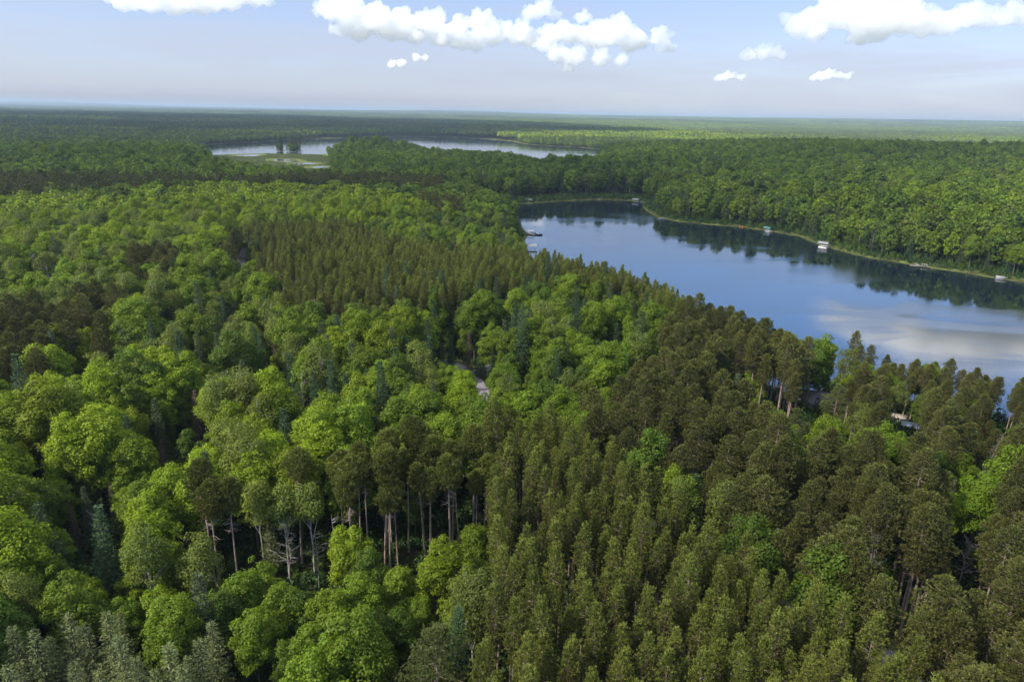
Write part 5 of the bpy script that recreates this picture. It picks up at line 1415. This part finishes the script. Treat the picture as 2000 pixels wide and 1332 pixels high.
def cloud(puffs, base_py, D, label, seed, mat=cm_, sub=14, vox=20, flat=.25, disp=(70, 55, 24)):
    """puffs: (photo x, photo y, radius in photo pixels) at plan distance D; billows on billows, pressed flat at the base"""
    g = np.random.default_rng(seed); Vs, Fs = [], []; n = 0
    bz = (CAM + ray_dir(puffs[0][0], base_py) * D)[2]
    for (px, py, r) in puffs:
        c = CAM + ray_dir(px, py) * D; rm_ = r * 1.18 / FPX * D
        blobs = [(c, rm_ * .72)]
        for k in range(sub):
            d = rdir(g, 1, -.3)[0]; c2 = c + d * rm_ * np.array([.72, .8, .6]); r2 = rm_ * g.uniform(.2, .42); blobs.append((c2, r2))
            for q in range(4):
                d2 = nrm((d + g.normal(0, .7, 3))[None])[0]; blobs.append((c2 + d2 * r2 * .8, r2 * g.uniform(.3, .55)))
        for (cc, rr) in blobs:
            V = IV * rr * np.array([1, 1, .9]) + cc
            low = V[:, 2] < bz; V[low, 2] = bz + (V[low, 2] - bz) * flat * .3
            Vs.append(V); Fs += [[a + n for a in f] for f in IF]; n += len(V)
    Vall = np.concatenate(Vs); org = Vall.mean(0)
    me = bpy.data.meshes.new('cloud'); me.from_pydata((Vall - org).tolist(), [], Fs); me.materials.append(mat)
    o = link('cloud', me, loc=tuple(org)); tag(o, label, 'cloud', 'white cumulus clouds in the sky', 'thing')
    k = D / 12000
    m = o.modifiers.new('merge', 'REMESH'); m.mode = 'VOXEL'; m.voxel_size = vox * k
    for tx, st in zip(TX, disp):
        m = o.modifiers.new('billow', 'DISPLACE'); m.texture = tx; m.strength = st * k; m.mid_level = .5; m.texture_coords = 'LOCAL'
    return o
ds_ = cm_.copy(); ds_.name = 'small_cumulus'
for n_ in ds_.node_tree.nodes:
    if n_.type == 'VOLUME_SCATTER': n_.inputs['Density'].default_value = .014
cloud([(240, 8, 24), (290, 4, 30), (340, 2, 36), (400, 0, 34), (450, 2, 28), (500, 2, 20), (520, 3, 14), (420, 14, 16)], 26, 10000, 'flat based cloud cut by the top edge on the left', 1)
cloud([(645, 22, 26), (685, 32, 34), (740, 44, 34), (790, 50, 32), (845, 46, 30), (700, 62, 26), (665, 60, 18), (890, 62, 28), (935, 44, 24), (960, 70, 28), (905, 84, 22), (1005, 74, 22), (1035, 82, 20), (985, 62, 20), (810, 72, 22), (765, 66, 24), (860, 78, 24), (1020, 60, 20), (740, 22, 18), (930, 88, 20)], 100, 12000, 'long heaped white cloud left of the picture centre', 2)
cloud([(1075, 72, 24), (1110, 66, 24), (1150, 72, 28), (1175, 80, 26), (1200, 64, 30), (1225, 90, 22), (1060, 88, 20), (1245, 78, 26), (1290, 76, 22), (1300, 92, 18)], 106, 11500, 'white heaped cloud joining the long one on its right', 3)
cloud([(1085, 108, 20), (1120, 112, 22), (1170, 116, 20), (1215, 120, 16), (1110, 136, 12)], 142, 13500, 'smaller cloud hanging below the heaped central clouds', 4)
cloud([(1035, 28, 16), (1058, 20, 20), (1082, 30, 14)], 42, 11000, 'small white cloud near the top just right of centre', 5)
cloud([(1140, 36, 15)], 48, 11000, 'tiny round puff right of the small top cloud', 6)
cloud([(765, 126, 9), (785, 127, 8), (812, 114, 11), (830, 115, 8)], 131, 14000, 'small low cloud pair below the long cloud', 7, ds_, sub=6)
cloud([(1560, 50, 30), (1590, 64, 26), (1640, 28, 38), (1680, 30, 44), (1720, 48, 40), (1765, 40, 36), (1805, 50, 30), (1840, 52, 24), (1690, 74, 26)], 92, 10500, 'largest bright cumulus in the upper right', 8)
cloud([(1880, 40, 24), (1915, 30, 24), (1945, 42, 20), (1975, 34, 22), (2010, 38, 24)], 58, 10500, 'cloud trailing off the right edge beside the largest cumulus', 9)
cloud([(1462, 110, 12), (1490, 106, 16), (1520, 108, 14), (1500, 94, 8)], 121, 12500, 'small grey topped cloud left of the largest cumulus', 10)
cloud([(1404, 153, 7), (1416, 151, 9), (1430, 150, 10), (1446, 153, 8)], 158, 14500, 'little low cloud between the centre and the right', 11, ds_, sub=6)
cloud([(1588, 153, 7), (1602, 150, 9), (1620, 147, 11), (1638, 148, 10), (1656, 150, 8)], 156, 14500, 'little low cloud below the largest cumulus', 12, ds_, sub=6)
# one more beyond the top right corner, seen only mirrored in the lake
def cloud_at(az, el, D, r): 
    a, e = R_(az), R_(el); return (CAM + np.array([math.sin(a) * D, math.cos(a) * D, math.tan(e) * D]), r)
def high_cloud(items, label, seed, mat=cm_, vox=30, disp=(60, 40, 15)):
    g = np.random.default_rng(seed); Vs, Fs = [], []; n = 0
    for (c, r) in items:
        bl = [(c, r)] + [(c + rdir(g, 1, -.3)[0] * r * np.array([1, 1, .5]), r * g.uniform(.3, .6)) for k in range(7)]
        for cc, rr in bl:
            V = IV * rr * np.array([1, 1, .6]) + cc; Vs.append(V); Fs += [[a + n for a in f] for f in IF]; n += len(V)
    Vall = np.concatenate(Vs); org = Vall.mean(0)
    me = bpy.data.meshes.new('cloud'); me.from_pydata((Vall - org).tolist(), [], Fs); me.materials.append(mat)
    o = link('cloud', me, loc=tuple(org)); tag(o, label, 'cloud', 'white cumulus clouds in the sky', 'thing')
    m = o.modifiers.new('merge', 'REMESH'); m.mode = 'VOXEL'; m.voxel_size = vox
    for tx, st in zip(TX, disp):
        m = o.modifiers.new('billow', 'DISPLACE'); m.texture = tx; m.strength = st; m.mid_level = .5; m.texture_coords = 'LOCAL'
wc_ = cm_.copy(); wc_.name = 'bright_cumulus'
for n_ in wc_.node_tree.nodes:
    if n_.type == 'VOLUME_SCATTER': n_.inputs['Color'].default_value = (1, 1, 1, 1); n_.inputs['Density'].default_value = .014; n_.inputs['Anisotropy'].default_value = 0
high_cloud([cloud_at(a, e, 4200, r) for a, e, r in ((26, 12.2, 120), (28.5, 12.6, 160), (31, 12.9, 180), (34, 13.3, 200), (37, 12.8, 220), (41, 12.3, 240))], 'bright cloud above the frame whose mirror image lies on the lake', 20, wc_)

# unseen cloud decks added so that their shadow softens the light over the woods
def deck(name, x0, x1, y0, y1, z, thick, label, seed, lo=.12, hi=.55, sc_=.0016, warp=1.0):
    dm, t, out = new_mat(name + '_vapour')
    tc = N(t, 'ShaderNodeTexCoord'); no = N(t, 'ShaderNodeTexNoise'); no.inputs['Scale'].default_value = sc_; no.inputs['Detail'].default_value = 4; no.inputs['Distortion'].default_value = .4
    t.links.new(tc.outputs['Object'], no.inputs[0])
    mr = N(t, 'ShaderNodeMapRange'); mr.inputs[1].default_value = .38; mr.inputs[2].default_value = .66; mr.inputs[3].default_value = lo; mr.inputs[4].default_value = hi
    t.links.new(no.outputs[0], mr.inputs[0])
    tb = N(t, 'ShaderNodeBsdfTransparent'); tl = N(t, 'ShaderNodeBsdfTranslucent'); df = N(t, 'ShaderNodeBsdfDiffuse'); m1 = N(t, 'ShaderNodeMixShader'); m2 = N(t, 'ShaderNodeMixShader')
    tl.inputs[0].default_value = df.inputs[0].default_value = (.93, .95, .98, 1); m1.inputs[0].default_value = .35
    t.links.new(tl.outputs[0], m1.inputs[1]); t.links.new(df.outputs[0], m1.inputs[2])
    t.links.new(mr.outputs[0], m2.inputs[0]); t.links.new(m1.outputs[0], m2.inputs[1]); t.links.new(tb.outputs[0], m2.inputs[2]); t.links.new(m2.outputs[0], out.inputs[0])
    nx = ny = 60; u, v = np.meshgrid(np.linspace(-1, 1, nx), np.linspace(-1, 1, ny)); u = u.ravel(); v = v.ravel()
    cx, cy, a, b = (x0 + x1) / 2, (y0 + y1) / 2, (x1 - x0) / 2, (y1 - y0) / 2
    # square grid pressed into a ragged oval
    k = np.maximum(np.abs(u), np.abs(v)); ang = np.arctan2(v, u); L = np.hypot(u, v) + 1e-9
    rr = k * (1 + .10 * np.sin(3 * ang + seed) + .07 * np.sin(7 * ang + 2 * seed)) ; p = .55
    X = cx + a * (u * (1 - p) + u / L * k * p * 1.15) * (rr / (k + 1e-9)); Y = cy + b * (v * (1 - p) + v / L * k * p * 1.15) * (rr / (k + 1e-9))
    h = thick * np.clip(1 - k ** 6, 0, 1) ** .5
    top = h * (.5 + vnoise(X, Y, 300, seed, 1) * 1.0 + vnoise(X, Y, 110, seed, 4) * .4); bot = -h * .12 * (1 + vnoise(X, Y, 400, seed, 9))
    V = np.concatenate([np.stack([X, Y, z + top], 1), np.stack([X, Y, z + bot], 1)]); N_ = nx * ny
    i, j = np.meshgrid(np.arange(ny - 1), np.arange(nx - 1), indexing='ij'); q = np.stack([i * nx + j, i * nx + j + 1, (i + 1) * nx + j + 1, (i + 1) * nx + j], -1).reshape(-1, 4)
    b_ = MB(); org = np.array([cx, cy, z]); b_.faces(V - org, np.concatenate([q, q[:, ::-1] + N_]), dm)
    o = link(name, b_.mesh(name, True), loc=(cx, cy, z)); tag(o, label, 'cloud', kind='stuff')
OX, OY = -.972 * 1.0, -.453 * 1.0
zc = 1100
deck('overhead_cloud', -2600 + OX * zc, 1750 + OX * zc, -600 + OY * zc, 1750 + OY * zc, zc, 160, 'broad thin unseen cloud overhead that shades the near woods', 1, lo=.36, hi=.88)
zc = 1500
deck('northern_cloud', -4300 + OX * zc, 150 + OX * zc, 1600 + OY * zc, 5200 + OY * zc, zc, 200, 'broad unseen cloud shading the woods beyond the far lake', 2)

# ------------------------------------------------------------------ haze
hm = bpy.data.materials.new('air'); hm.use_nodes = True; t = hm.node_tree; t.nodes.clear(); out = t.nodes.new('ShaderNodeOutputMaterial')
pv = t.nodes.new('ShaderNodeVolumePrincipled'); pv.inputs['Density'].default_value = 8.5e-5; pv.inputs['Color'].default_value = (.50, .61, .76, 1); pv.inputs['Anisotropy'].default_value = .2
t.links.new(pv.outputs[0], out.inputs[1])
zmax = float(GV[:, 2].max()) + 26; print('zmax', zmax)
hb = MB(); hb.box((0, 29000, (zmax - 4) / 2), (90000, 62500, zmax + 4), hm)
tag(link('haze', hb.mesh('haze')), 'thin blue air between the camera and the far woods', 'haze', kind='stuff')
